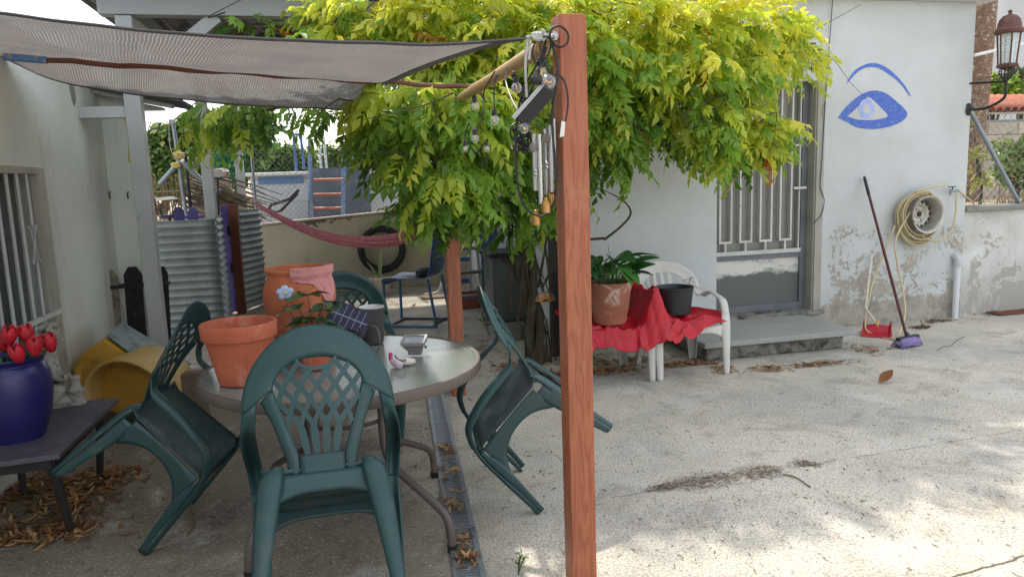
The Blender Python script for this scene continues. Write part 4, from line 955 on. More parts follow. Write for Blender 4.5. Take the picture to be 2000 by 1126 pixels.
b = MB(); b.ball(fc+Vector((.018, -.004, -.003)), .008, 8); b.ball(fc+Vector((.012, -.016, .008)), .006, 8, (1, 1, .6)); b.ball(fc+Vector((.010, -.006, -.018)), .008, 8, (1, 1, .5)); b.ball(fc+Vector((-.012, -.036, .0)), .009, 8, (.6, .5, 1)); b.build('face', MAT['stone'], stt, smooth=True)
pp = at(152, 784, Y=sb.y-.02); pp = Vector((pp.x, sb.y-.02, SZ+.002))
b = MB(); b.lathe([(.001, 0), (.040, 0), (.040, .01), (.036, .014), (.036, .062), (.042, .066), (.042, .078), (.030, .084), (.022, .10), (.020, .125), (.026, .138), (.022, .146), (.001, .146)], 14, pp, 0, None, .004); b.build('pillar', MAT['stone'], stt, smooth=True)
# yellow cart body tipped on its side
yo = at(262, 725, Y=5.25)
yc = thing('yellow_cart', 'tipped yellow plastic cart body with a grey top and an arched opening', 'cart', (yo.x, 5.25, .0))
th = Vector((0, 0, .012)); back = Vector((.12, .40, .0))
F0, F1 = at(203, 660, Y=5.15), at(338, 762, Y=4.85)          # near top edge of the body
front = [at(138, 716, Y=5.15), at(160, 690, Y=5.16), F0, F1, at(352, 800, Y=4.85), at(330, 850, Y=4.85), at(200, 800, Y=5.1), at(150, 760, Y=5.14)]
front = [Vector((p_.x, p_.y, max(p_.z, .02))) for p_ in front]
bp0, bp1 = at(240, 634, Y=5.62), at(374, 714, Y=5.32)
rear = [p_+Vector((.02, .42, .02)) for p_ in front]; rear[2] = bp0; rear[3] = bp1
b = MB(); n = len(front)
b.add(front+rear, [tuple(range(n)), tuple(range(2*n-1, n-1, -1))]+[(i, i+n, (i+1) % n+n, (i+1) % n) for i in range(n)]); b.build('body', MAT['yellow'], yc, bevel=.02)
up_ = Vector((0, -.006, .012)); E_ = [F0.lerp(F1, .03)+up_*1.2+Vector((0, .03, .005)), F0.lerp(F1, .97)+up_*1.2+Vector((0, .03, .005)), bp1+up_, bp0+up_]
b = MB(); b.add([p_ for p_ in E_]+[p_+th for p_ in E_], [(3, 2, 1, 0), (4, 5, 6, 7), (0, 1, 5, 4), (1, 2, 6, 5), (2, 3, 7, 6), (3, 0, 4, 7)]); b.build('grey_panel', MAT['greyblue'], yc, bevel=.004)
A0, A1, AT = at(163, 770, Y=4.92), at(332, 800, Y=4.72), at(246, 706, Y=4.84)
ac_ = (A0+A1)/2; ex = (A1-A0)/2; ez = AT-ac_; dp = Vector((.10, .36, .02))
def arch(u, v):
    a = math.pi*(1.12-1.24*u); return ac_+ex*math.cos(a)*(1-.05*v)+ez*math.sin(a)*(1-.05*v)+dp*v
b = MB(); b.grid(arch, 30, 5); b.build('arched_opening', MAT['yellow_in'], yc, smooth=True, solid=.016)
b = MB(); P = [ac_+ex*math.cos(a)*.95+ez*math.sin(a)*.95+dp*.55 for a in [math.pi*(1.12-1.24*k/24) for k in range(25)]]; b.add(P, [tuple(range(25))]); b.build('inner_plate', MAT['yellow_in'], yc)
# picket panel
pkg = thing('picket_panel', 'broken piece of old picket fence leaning behind the yellow cart', 'fence', (-1.5, 6.25, 0))
def picket(px, ytop, yb, w_, mat, ydep):
    a_, c_ = at(px[0], ytop, Y=ydep), at(px[1], yb, Y=ydep); z1_, x1_, x0_ = a_.z, a_.x, c_.x
    hw_ = w_/2; P = [(x0_-hw_, .0), (x0_+hw_, .0), (x1_+hw_, z1_-.06), (x1_+hw_*.45, z1_), (x1_-hw_*.45, z1_), (x1_-hw_, z1_-.06)]
    b = MB(); b.prism(P, ydep, ydep+.022); return b.build('picket', MAT[mat], pkg, bevel=.003)
picket((209, 222), 527, 720, .135, 'picket_old', 6.22); picket((257, 272), 521, 720, .13, 'picket_dark', 6.22); picket((315, 326), 520, 720, .08, 'picket_dark', 6.3)
r0_, r1_ = at(196, 556, Y=6.25), at(330, 548, Y=6.25)
b = MB(); b.bar(r0_+Vector((.05, 0, -.02)), r1_+Vector((0, 0, -.02)), .025, .10, up=(0, 1, 0)); b.build('rail', MAT['picket_dark'], pkg)
b = MB(); b.bar(r0_+Vector((.05, 0, -.6)), r1_+Vector((0, 0, -.6)), .025, .10, up=(0, 1, 0)); b.build('rail', MAT['picket_old'], pkg)
# weathered timber offcut and log behind the table
q = at(376, 738, Y=4.6); wb = thing('timber_offcut', 'rough weathered timber offcut standing left of the big empty pot', 'wood', (q.x, 4.6, 0))
b = MB(); b.add([(q.x+dx, 4.6+dy, z) for z, tp in ((0, 0), (q.z+.04, 1)) for dx, dy in ((-.06, -.04), (.06, -.05), (.07, .05), (-.05, .05))], [(3, 2, 1, 0), (4, 5, 6, 7), (0, 1, 5, 4), (1, 2, 6, 5), (2, 3, 7, 6), (3, 0, 4, 7)]); b.build('offcut', MAT['twig'], wb, bevel=.01)
# ------------------------------------------------------------------ right: tarp, pots
def tarp(u, v):
    x = 1.58+1.10*u
    bump = math.exp(-((x-2.19)/.085)**2); bk_ = math.exp(-((x-2.10)/.2)**2)
    seat_z = .408+.225*bump*(1-.15*abs(v-.5))
    if v < .42:
        k = v/.42; y = 5.40-.26*k; z = seat_z+(.05+.13*bk_)*(1-k)**1.6
    elif v < .72:
        k = (v-.42)/.30; y = 5.14-.26*k; z = seat_z
    else:
        k = (v-.72)/.28; y = 4.88-.05*k-.012*math.sin(9*x)*k; z = seat_z-(seat_z-.285-.10*max(0, (x-2.3))/.4)*k**1.1
    ph = mnoise.noise(Vector((x*5.5, y*4, 2))); ph2 = mnoise.noise(Vector((x*15+z*6, y*9, 5)))
    rdg = (1-abs(mnoise.noise(Vector((x*4.2+y*2, y*5-z*3, 7)))))**4; rd2 = (1-abs(mnoise.noise(Vector((x*8-y*4, y*7+z*5, 17)))))**5
    z += .035*ph*(.4+bump)+.010*ph2+.055*rdg+.040*rd2-.04+(.02 if .1 < v < .7 else 0); y += .02*mnoise.noise(Vector((x*9, z*4, 8)))*(v > .6)
    fold = math.sin(x*26+2.5*ph+z*5)*.012*max(0, (v-.6)/.4); y -= abs(fold)*1.4
    if u > .82:                          # the loose right-hand corner drawn out to a point
        k = (u-.82)/.18; z = z*(1-k)+(.40+.06*(1-v))*k; y = y*(1-k)+(5.02-.12*v)*k; x += .10*k
    return Vector((x, y, z))
b = MB(); b.grid(tarp, 110, 90); tag(b.build('red_tarp', MAT['red_tarp'], smooth=True, solid=.002), 'crumpled red tarp draped over the two white chairs', 'tarp')
lp = Vector((1.87, 4.97, .447)); lpt = thing('potted_plant', 'broad-leaved green plant in a whitened old clay pot on the red tarp', 'potted plant', lp)
lathe_obj('pot', [(.001, .001), (.108, 0), (.116, .008), (.130, .09), (.134, .095), (.15, .235), (.155, .24), (.160, .275), (.160, .302), (.154, .306), (.146, .30), (.138, .25), (.001, .245)], 'pot_old', lp, lpt, 44, 0, bevel=.003)
b = MB(); b.lathe([(.001, .262), (.14, .258)], 24, lp, 0, None, .01); b.build('soil', MAT['soil'], lpt)
ll = [leaf_mesh('broad_leaf', .21, .080, c, dr_, .22, 8) for c, dr_ in ((S(46, 92, 44), .45), (S(58, 108, 50), .3), (S(72, 120, 56), .55), (S(40, 80, 42), .25))]
b = MB()
for k in range(34):
    a = k*2.39996; rr = .02+.07*math.sqrt(k/34); el = rg.uniform(.15, 1.0)*(1-.45*k/34)
    base_ = lp+Vector((rr*math.cos(a), rr*math.sin(a), .26)); d = Vector((math.cos(a), math.sin(a), el)).normalized()
    tip_ = base_+d*rg.uniform(.05, .10)+Vector((0, 0, rg.uniform(.06, .17)))
    b.tube([base_, base_.lerp(tip_, .5)+Vector((0, 0, .02)), tip_], .0035, 5, 2)
    put_leaf(ll[rg.randrange(4)], MAT['leaf_g'], lpt, tip_, (math.cos(a+.2), math.sin(a+.2), rg.uniform(-.1, .8)), rg.uniform(-.5, .5), rg.uniform(.75, 1.1))
b.tube([lp+Vector((.0, -.02, .26)), lp+Vector((.01, -.03, .42)), lp+Vector((-.02, -.03, .56))], [.004, .003, .002], 5, 3)
b.build('stalks', MAT['leaf_fake'], lpt)
kp = Vector((2.42, 5.06, .462)); kpt = thing('black_pot', 'black plastic pot with a tiny seedling on the right white chair', 'pot', kp)
lathe_obj('pot', [(.001, .001), (.112, 0), (.118, .004), (.138, .185), (.144, .188), (.145, .20), (.141, .203), (.134, .2), (.126, .17), (.001, .165)], 'black_pot', kp, kpt, 40, 0, bevel=.002)
b = MB(); b.tube([kp+Vector((.09, -.04, .165)), kp+Vector((.10, -.04, .22)), kp+Vector((.105, -.04, .265))], .002, 5, 2); b.build('stem', MAT['vine'], kpt)
sdm = leaf_mesh('seedling_leaf', .05, .013, S(52, 60, 44), .4)
for a in (.3, 1.8, 3.1, 4.4, 5.4): put_leaf(sdm, MAT['leaf_g'], kpt, kp+Vector((.105, -.04, .245+.02*math.sin(a*3))), (math.cos(a), math.sin(a), .3), 0, rg.uniform(.7, 1.1))
# ------------------------------------------------------------------ hose on a wheel rim, broom, dustpan, pipe, tap
wcn = at(1797, 418, Y=5.93); wcn.y = HY
wh = thing('wheel_rim', 'rusty steel car wheel rim fixed to the white wall as a hose holder', 'wheel', (wcn.x, HY, wcn.z))
MY = Matrix.Rotation(R(90), 3, 'X')      # lathe axis z -> -y (out of the wall)
def ylathe(name, prof, mat, parent, n=44, bevel=0):
    b = MB(); b.lathe(prof, n, (wcn.x, HY, wcn.z), 0, MY); return b.build(name, MAT[mat], parent, smooth=True, bevel=bevel)
ylathe('rim', [(.165, .012), (.165, .02), (.150, .03), (.145, .06), (.150, .12), (.158, .155), (.172, .165), (.178, .172), (.176, .18), (.165, .178), (.152, .165), (.142, .12), (.138, .06), (.140, .03)], 'rim_steel', wh)
ylathe('disc', [(.140, .045), (.13, .058), (.105, .066), (.085, .062), (.075, .05), (.045, .048), (.032, .06), (.028, .06), (.028, .02)], 'rim_steel', wh)
for k in range(14):
    a = 2*math.pi*k/14; p_ = Vector((wcn.x+.112*math.cos(a), HY-.066, wcn.z+.112*math.sin(a)))
    b = MB(); b.ball(p_, .0125, 12, (1, .25, 1.15)); b.build('vent_hole', MAT['black'], wh, smooth=True)
for k in range(4):
    a = 2*math.pi*k/4+.5; p_ = Vector((wcn.x+.058*math.cos(a), HY-.051, wcn.z+.058*math.sin(a)))
    b = MB(); b.ball(p_, .007, 10, (1, .4, 1)); b.build('bolt_hole', MAT['black'], wh, smooth=True)
b = MB(); b.lathe([(.001, .022), (.03, .022)], 20, (wcn.x, HY, wcn.z), 0, MY); b.build('hub_hole', MAT['black'], wh)
hs = thing('garden_hose', 'cream garden hose coiled around the wheel rim', 'hose', (wcn.x, HY-.1, .9))
b = MB(); P = []
for k in range(9*26):
    a = -2*math.pi*k/26+1.2; lap = k/26; r_ = .188+.010*math.sin(lap*2.2)+.011*(int(lap) % 3)
    dz_ = -.015*(int(lap) % 4)*max(0, -math.sin(a))*2.2; dx_ = -.010*(int(lap) % 4)*max(0, -math.cos(a))*2
    P.append(Vector((wcn.x+r_*math.cos(a)*1.03+dx_, HY-.03-.016*(lap % 6.2)-.004*math.sin(a*2), wcn.z+r_*math.sin(a)+dz_)))
b.tube(P, .0085, 7); b.build('coil', MAT['hose'], hs, smooth=True)
b = MB(); b.tube([P[-1], at(1752, 460, Y=5.86), at(1752, 510, Y=5.86), at(1764, 570, Y=5.8), at(1768, 610, Y=5.62), at(1760, 640, Y=5.4), at(1745, 662, Z=.012), at(1700, 650, Z=.012), at(1690, 630, Y=5.7), at(1702, 560, Y=5.9), at(1728, 490, Y=5.93), at(1748, 440, Y=5.9)], .0085, 8, 6); b.build('hanging_loop', MAT['hose'], hs, smooth=True)
b = MB(); b.tube([at(1790, 375, Y=5.9), at(1815, 366, Y=5.92), at(1850, 362, Y=5.93)], .0085, 8, 5); b.tube([at(1868, 378, Y=5.93), at(1866, 420, Y=5.92), at(1855, 455, Y=5.92), at(1830, 470, Y=5.9), at(1800, 462, Y=5.9)], .0085, 8, 6); b.tube([at(1874, 374, Y=5.93), at(1888, 385, Y=6.0), at(1902, 397, Y=6.12)], .0085, 8, 5); b.build('supply_run', MAT['hose'], hs, smooth=True)
tp = at(1862, 372, Y=5.95); tpt = thing('wall_tap', 'small grey tap at the corner of the white wall above the pipe', 'tap', tp)
b = MB(); b.tube([tp+Vector((.03, .06, 0)), tp+Vector((.03, -.02, 0)), tp+Vector((-.05, -.02, .0))], .014, 10); b.tube([tp+Vector((-.05, -.02, 0)), tp+Vector((-.05, -.02, -.04))], .011, 10); b.build('body', MAT['galv'], tpt, smooth=True)
b = MB(); b.tube([tp+Vector((-.03, -.02, .0)), tp+Vector((-.03, -.02, .035))], .006, 8); b.bar(tp+Vector((-.075, -.02, .037)), tp+Vector((.01, -.02, .037)), .012, .008); b.build('handle', MAT['iron'], tpt)
pq = at(1868, 618, Z=0)
pv = thing('drain_pipe', 'short white plastic pipe with an elbow at the house corner', 'pipe', (pq.x, 5.95, 0))
pz = at(1868, 505, Y=5.95).z; px_ = at(1868, 560, Y=5.95).x
b = MB(); b.tube([(px_, 5.95, 0), (px_, 5.95, pz-.06)], .029, 16); b.build('pipe', MAT['pvc'], pv, smooth=True)
b = MB(); b.tube([(px_, 5.95, pz-.075), (px_, 5.95, pz-.02), (px_, 5.965, pz+.01), (px_, 6.0, pz+.022), (px_, 6.03, pz+.022)], .036, 16, 3); b.build('elbow', MAT['pvc'], pv, smooth=True)
# broom
hb = at(1770, 662, Z=.06); tb_ = at(1688, 345, Y=5.97)
bro = thing('broom', 'broom with a dark red stick and lilac bristles leaning on the white wall', 'broom', (hb.x, hb.y, 0))
b = MB(); b.tube([hb+Vector((0, 0, .03)), tb_.lerp(hb, .12)], .0125, 10); b.build('stick', MAT['broom_stick'], bro, smooth=True)
b = MB(); b.tube([tb_.lerp(hb, .12), tb_.lerp(hb, .01), tb_], [.015, .014, .009], 10); b.build('grip', MAT['black'], bro, smooth=True)
bd = (at(1805, 668, Z=.0)-at(1745, 680, Z=.0)); bd.z = 0; bd.normalize(); bc = at(1772, 676, Z=0)
hm = Matrix((bd, Vector((-bd.y, bd.x, 0)), Vector((0, 0, 1)))).transposed()
b = MB(); b.box(bc+Vector((0, 0, .075)), (.26, .04, .028), hm); b.tube([bc+Vector((0, 0, .08)), hb+Vector((0, 0, .06))], [.022, .016], 10); b.build('head', MAT['black'], bro, bevel=.006)
b = MB(); b.ball(bc+Vector((0, 0, .044)), .052, 24, (2.75, 1.05, .82), hm, .2, 2); b.ball(bc+bd*.03+Vector((0, -.025, .036)), .042, 20, (2.7, .95, .8), hm, .3, 6); b.ball(bc-bd*.04+Vector((0, -.02, .034)), .038, 20, (2.0, 1.0, .85), hm, .3, 9); b.build('bristles', MAT['bristle'], bro, smooth=True)
b = MB()
for k in range(260):
    a = rg.uniform(-.12, .12); s_ = rg.choice((-1, 1)); p_ = bc+bd*a+Vector((-bd.y, bd.x, 0))*s_*.03+Vector((0, 0, .06))
    b.tube([p_, p_+Vector((-bd.y, bd.x, 0))*s_*rg.uniform(.0, .028)+bd*a*.18+Vector((0, 0, -.055))], [.003, .0015], 3)
stuff(b.build('loose_bristles', MAT['bristle'], bro))
# dustpan
dpc = at(1712, 655, Z=0); dpn = thing('dustpan', 'red plastic dustpan with a long pale handle by the doorstep', 'dustpan', dpc)
def dm(x, y, z):
    v = rotz(R(-42)) @ Vector((x, y, 0)); return dpc+v+Vector((0, 0, z))
def pan(u, v):
    x = (2*u-1)*(.125-.012*v); y = -.10+.20*v; z = .006+.012*v
    e = abs(2*u-1)
    if e > .8: z += .055*(e-.8)/.2*(.35+.65*v)
    if v > .8: z += .07*(v-.8)/.2*(1-.25*e)
    return dm(x, y, z)
b = MB(); b.grid(pan, 20, 14); b.build('pan', MAT['dustpan'], dpn, smooth=True, solid=.005)
b = MB(); hp0 = dm(0, .10, .08); b.tube([hp0, at(1690, 600, Y=5.75), at(1703, 497, Y=5.98)], [.010, .010, .010], 8); b.build('handle', MAT['cream'], dpn, smooth=True)
b = MB(); b.tube([dm(0, .10, .06), dm(0, .105, .12)], .014, 8); b.build('socket', MAT['yellow_paint'], dpn)
# ------------------------------------------------------------------ corner lantern on its bracket
la = at(1965, 158, Y=5.72); lan = thing('wall_lantern', 'rusty iron wall lantern with frosted panes on a curved bracket', 'lantern', la)
lx, ly, lz = la.x, la.y, la.z
wallp = Vector((HX1-.03, HY, at(1885, 214, Y=6).z))
b = MB(); b.tube([wallp+Vector((0, 0, .24)), wallp+Vector((.05, -.03, .24)), (lx, ly, lz-.005)], .010, 8, 2); b.tube([wallp, wallp+Vector((.10, -.1, .0)), (lx-.02, ly, lz-.16), (lx, ly, lz-.08), (lx, ly, lz+.0)], .013, 8, 5); b.build('bracket', MAT['iron'], lan, smooth=True)
b = MB(); b.ball(wallp+Vector((0, -.008, 0)), .06, 10, (.6, .15, 1), None, .5, 3); b.build('wall_plate', MAT['iron'], lan, smooth=True)
for k in range(6):
    a = R(60*k); c_, s_ = math.cos(a), math.sin(a); b = MB()
    b.tube([(lx, ly, lz), (lx+.03*c_, ly+.03*s_, lz+.02), (lx+.06*c_, ly+.06*s_, lz+.075), (lx+.045*c_, ly+.045*s_, lz+.12), (lx+.03*c_, ly+.03*s_, lz+.10)], .006, 6, 3); b.build('scroll', MAT['iron'], lan, smooth=True)
z0_ = lz+.115
b = MB(); b.lathe([(.001, 0), (.075, 0), (.088, .012), (.09, .03), (.082, .036), (.001, .036)], 6, (lx, ly, z0_)); b.build('base', MAT['lantern_rust'], lan, bevel=.003)
z1_ = z0_+.036; hp_ = .26
for k in range(6):
    a0, a1 = R(60*k), R(60*k+60); r0_, r1_ = .072, .092
    p0, p1 = Vector((lx+r0_*math.cos(a0), ly+r0_*math.sin(a0), z1_)), Vector((lx+r1_*math.cos(a0), ly+r1_*math.sin(a0), z1_+hp_))
    q0, q1 = Vector((lx+r0_*math.cos(a1), ly+r0_*math.sin(a1), z1_)), Vector((lx+r1_*math.cos(a1), ly+r1_*math.sin(a1), z1_+hp_))
    b = MB(); b.tube([p0, p1], .008, 6); b.build('corner_bar', MAT['lantern_rust'], lan)
    b = MB(); f_ = .97; cc = Vector((lx, ly, 0)); sh = lambda p_: Vector((lx+(p_.x-lx)*f_, ly+(p_.y-ly)*f_, p_.z)); b.add([sh(p0), sh(q0), sh(q1), sh(p1)], [(0, 1, 2, 3)]); b.build('pane', MAT['pane'], lan)
z2_ = z1_+hp_
b = MB(); b.lathe([(.10, 0), (.118, .01), (.125, .03), (.108, .045), (.098, .06), (.096, .085), (.084, .125), (.056, .158), (.02, .172), (.012, .185), (.02, .20), (.001, .215)], 18, (lx, ly, z2_)); b.lathe([(.10, 0), (.001, .002)], 18, (lx, ly, z2_)); b.build('cap', MAT['lantern_rust'], lan, smooth=True)
# ------------------------------------------------------------------ garden beyond the low wall
gf = thing('garden_fence', 'galvanised tube fence with diamond wire above the low grey wall', 'fence', (6.5, 6.2, 1.08))
fa, fb = at(1893, 190, Y=6.16), at(1876, 400, Y=6.16)
b = MB(); b.tube([(fb.x, 6.16, 1.08), (fb.x, 6.16, fa.z)], .03, 12); b.build('post', MAT['galv'], gf, smooth=True)
db_ = at(1990, 396, Y=6.16); b = MB(); b.tube([(fb.x+.02, 6.16, fa.z-.08), (db_.x, 6.16, 1.085)], .022, 10); b.build('brace', MAT['galv'], gf, smooth=True)
fp2 = at(1975, 100, Y=6.5); b = MB(); b.tube([(7.6, 6.16, 1.08), (7.6, 6.16, 2.3)], .03, 10); b.build('post', MAT['galv'], gf, smooth=True)
def wires(b, x0, x1, z0, z1, y, step, r):
    h = z1-z0; n = int((x1-x0+h)/step)
    for k in range(n+1):
        for s_ in (1, -1):
            a0 = x0-h+k*step if s_ == 1 else x0+k*step; pts_ = []
            aa = max(a0, x0) if s_ == 1 else min(a0, x1); 
            if s_ == 1:
                s0 = max(0, x0-a0); s1 = min(h, x1-a0); A = (a0+s0, y, z0+s0); Bq = (a0+s1, y+.003, z0+s1)
            else:
                s0 = max(0, a0-x1); s1 = min(h, a0-x0); A = (a0-s0, y+.003, z0+s0); Bq = (a0-s1, y, z0+s1)
            if s1-s0 > .02: b.tube([A, Bq], r, 4, cap=False)
b = MB(); wires(b, fb.x+.03, 7.6, 1.10, 2.1, 6.16, .085, .0018); stuff(b.build('wire_mesh', MAT['wire'], gf))
gw = thing('block_wall', 'beige block wall in the garden behind the lantern', 'wall', (11, 11, .93))
bwa, bwb = at(1890, 235, Y=10.5), at(2000, 225, Y=10.5)
zc_ = bwa.z
for r_ in range(7):
    for k in range(9):
        x0_ = 8.6+k*.62+(.31 if r_ % 2 else 0); z0_ = .92+r_*.21
        if z0_+.2 > zc_+.1: continue
        b = MB(); b.bb(x0_, x0_+.605, 10.5+rg.uniform(0, .008), 10.7, z0_, z0_+.198); b.build('block', MAT['beige_wall'], gw, bevel=.006)
b = MB(); b.bb(8.5, 15, 10.53, 10.68, .9, min(.92+.21*7, zc_)); b.build('mortar', MAT['block'], gw)
tr_ = thing('tiled_roof', 'strip of orange clay roof tiles behind the lantern bracket', 'roof', (12, 11.6, 2.3))
ta, tb2 = at(1925, 217, Y=11.2), at(1995, 195, Y=12.2)
for k in range(18):
    x0_ = ta.x-.2+k*.17; b = MB(); b.grid(lambda u, v: Vector((x0_+.09*math.cos(math.pi*(1-u)), 11.2+1.2*v, ta.z+.35*v+.07*math.sin(math.pi*u))), 8, 3); b.build('tile', MAT['tile'], tr_, smooth=True, solid=.015)
b = MB(); b.add([(ta.x-.4, 11.25, ta.z-.04), (ta.x+4, 11.25, ta.z-.04), (ta.x+4, 12.6, ta.z+.3), (ta.x-.4, 12.6, ta.z+.3)], [(0, 1, 2, 3)]); b.build('deck', MAT['beige_wall'], tr_, solid=.03)
fh = thing('far_house', 'pale blank house wall far behind the lantern', 'house', (20, 20, 0))
b = MB(); b.bb(14.5, 40, 17.5, 24, .9, 8); b.build('wall', MAT['far_wall'], fh)
b = MB(); b.bb(14.2, 40, 17.2, 24.3, 8.003, 8.3); b.build('roof', MAT['beige_wall'], fh)
for px, py, l_ in ((1934, 102, 'upper'), (1940, 150, 'lower')):
    p_ = at(px-30, py+6, Y=8); q_ = at(px+90, py-22, Y=8); b = MB(); b.tube([p_, q_], .02 if l_ == 'upper' else .006, 8); tag(b.build('crossing_pipe', MAT['white'] if l_ == 'upper' else MAT['cable']), 'white tube crossing behind the lantern' if l_ == 'upper' else 'thin dark cable crossing below the white tube behind the lantern', 'pipe')
# ------------------------------------------------------------------ foliage tools
def leaf_template(kind, rng):
    V = []; F = []
    def leaflet(p, d, up, L, W):
        d = d.normalized(); s_ = d.cross(up).normalized(); n_ = s_.cross(d); o_ = len(V); cu = rng.uniform(.0, .42); W *= rng.uniform(.75, 1.2); fo = rng.uniform(.05, .5)
        V.extend([p, p+d*L*rng.uniform(.36, .52)+s_*W+n_*W*fo, p+d*L*(1-.3*cu)-n_*L*cu, p+d*L*rng.uniform(.36, .52)-s_*W+n_*W*fo, p+d*L*.5-n_*L*.03])
        F.extend([(o_, o_+1, o_+4), (o_+1, o_+2, o_+4), (o_+2, o_+3, o_+4), (o_+3, o_, o_+4)])
    if kind == 'pinnate':
        n = rng.choice((4, 5, 5, 6)); L = rng.uniform(.22, .33); droop = rng.uniform(.1, .7)
        ax = lambda t: Vector((L*t*(1-.25*droop*t*t), 0, -droop*L*t*t*.8))
        for i in range(n):
            t = .22+.78*(i+.2)/n; p = ax(t); tg = (ax(min(1, t+.05))-ax(t-.05)).normalized(); ll_ = .088*math.sin(math.pi*(.28+.5*t))*rng.uniform(.85, 1.15)
            for s_ in (-1, 1):
                d = (tg*.62+Vector((0, s_*.75, -.22-rng.uniform(0, .3)))); leaflet(p, d+Vector((rng.gauss(0, .12), rng.gauss(0, .12), rng.gauss(0, .18))), Vector((rng.gauss(0, .3), rng.gauss(0, .3), 1)), ll_*1.05, ll_*.235)
        leaflet(ax(1), ax(1)-ax(.9), Vector((0, 0, 1)), .09, .018)
        o_ = len(V); V.extend([ax(0)+Vector((0, .0015, 0)), ax(0)-Vector((0, .0015, 0)), ax(.5), ax(1)]); F.extend([(o_, o_+1, o_+2), (o_, o_+2, o_+3)])
    elif kind == 'sprig':
        for i in range(7):
            a = rng.uniform(0, 6.28); e = rng.uniform(-.6, .9); leaflet(Vector((rng.uniform(-.05, .1), rng.uniform(-.05, .05), rng.uniform(-.05, .05))), Vector((math.cos(a)*math.cos(e), math.sin(a)*math.cos(e), math.sin(e))), Vector((.1, .2, 1)), rng.uniform(.07, .11), .024)
    elif kind == 'big':
        for i in range(5):
            a = rng.uniform(0, 6.28); e = rng.uniform(-1.2, .1); leaflet(Vector((rng.uniform(-.08, .08), rng.uniform(-.08, .08), rng.uniform(-.08, .08))), Vector((math.cos(a)*math.cos(e), math.sin(a)*math.cos(e), math.sin(e))), Vector((.1, .2, 1)), rng.uniform(.12, .17), .042)
    return np.array([tuple(v) for v in V], dtype=np.float32), np.array(F, dtype=np.int32)
def frame_for(d, roll):
    d = d.normalized(); up = Vector((0, 0, 1)); y = up.cross(d); y = y.normalized() if y.length > .05 else Vector((0, 1, 0)); z = d.cross(y)
    return Matrix((d, y, z)).transposed() @ Matrix.Rotation(roll, 3, 'X')
def mesh_np(name, Vs, Fs, Cs, mat):
    V = np.concatenate(Vs); F = np.concatenate(Fs); me = bpy.data.meshes.new(name)
    me.vertices.add(len(V)); me.vertices.foreach_set('co', V.ravel())
    me.loops.add(F.size); me.loops.foreach_set('vertex_index', F.ravel()); me.polygons.add(len(F))
    me.polygons.foreach_set('loop_start', np.arange(0, F.size, 3, dtype=np.int32)); me.polygons.foreach_set('loop_total', np.full(len(F), 3, dtype=np.int32))
    me.update(); me.validate()
    a = me.color_attributes.new('Col', 'FLOAT_COLOR', 'POINT'); a.data.foreach_set('color', np.concatenate(Cs).astype(np.float32).ravel())
    me.materials.append(mat); return me
def foliage(name, parent, items, temps, mat, kind='stuff', jitter=.12, rng=None):
    # items: (pos, direction, roll, scale, colour)
    rng = rng or random.Random(1); Vs, Fs, Cs = [], [], []; off = 0
    for (p, d, r_, sc, col) in items:
        tv, tf = temps[rng.randrange(len(temps))]; m_ = np.array(frame_for(d, r_), dtype=np.float32)*sc
        Vs.append(tv @ m_.T+np.array(tuple(p), dtype=np.float32)); Fs.append(tf+off); off += len(tv)
        c = np.empty((len(tv), 4), np.float32); j = rng.uniform(1-jitter, 1+jitter); c[:, :3] = np.array(col)*j; c[:, 3] = 1; Cs.append(c)
    me = mesh_np(name, Vs, Fs, Cs, mat); o = bpy.data.objects.new(name, me); COL.objects.link(o)
    if parent is not None: o.parent = parent; o.matrix_parent_inverse = wm(parent).inverted()
    if kind: o['kind'] = kind
    return o
# ------------------------------------------------------------------ the wisteria
rw_ = random.Random(11)
wis = thing('wisteria', 'large yellow-green wisteria spreading from its twisted trunk over the pergola and door', 'tree', (1.53, 5.78, 0))
T0 = at(1052, 706, Z=0)
top_ = Vector((1.45, 5.6, 2.2))
b = MB()
for k in range(3):
    ph = k*2.1; P = []
    for j in range(13):
        t = j/12; c = T0.lerp(at(1020, 430, Y=5.62), min(1, t*1.25)) if t < .8 else at(1020, 430, Y=5.62).lerp(top_, (t-.8)/.2)
        rr = .05*(1-.3*t); P.append(c+Vector((rr*math.cos(ph+t*7), rr*math.sin(ph+t*7), 0)))
    b.tube(P, [.040*(1-.4*j/12)+(.02 if j == 0 else 0) for j in range(13)], 10, 3)
trk = b.build('trunk', MAT['bark'], wis, smooth=True)
def blob(px, py, Y, rx, ry, ryd, n, hang=.5, yel=.5): return (at(px, py, Y=Y), rx*Y*1.02/FPX, ryd, ry*Y*1.02/FPX, n, hang, yel)
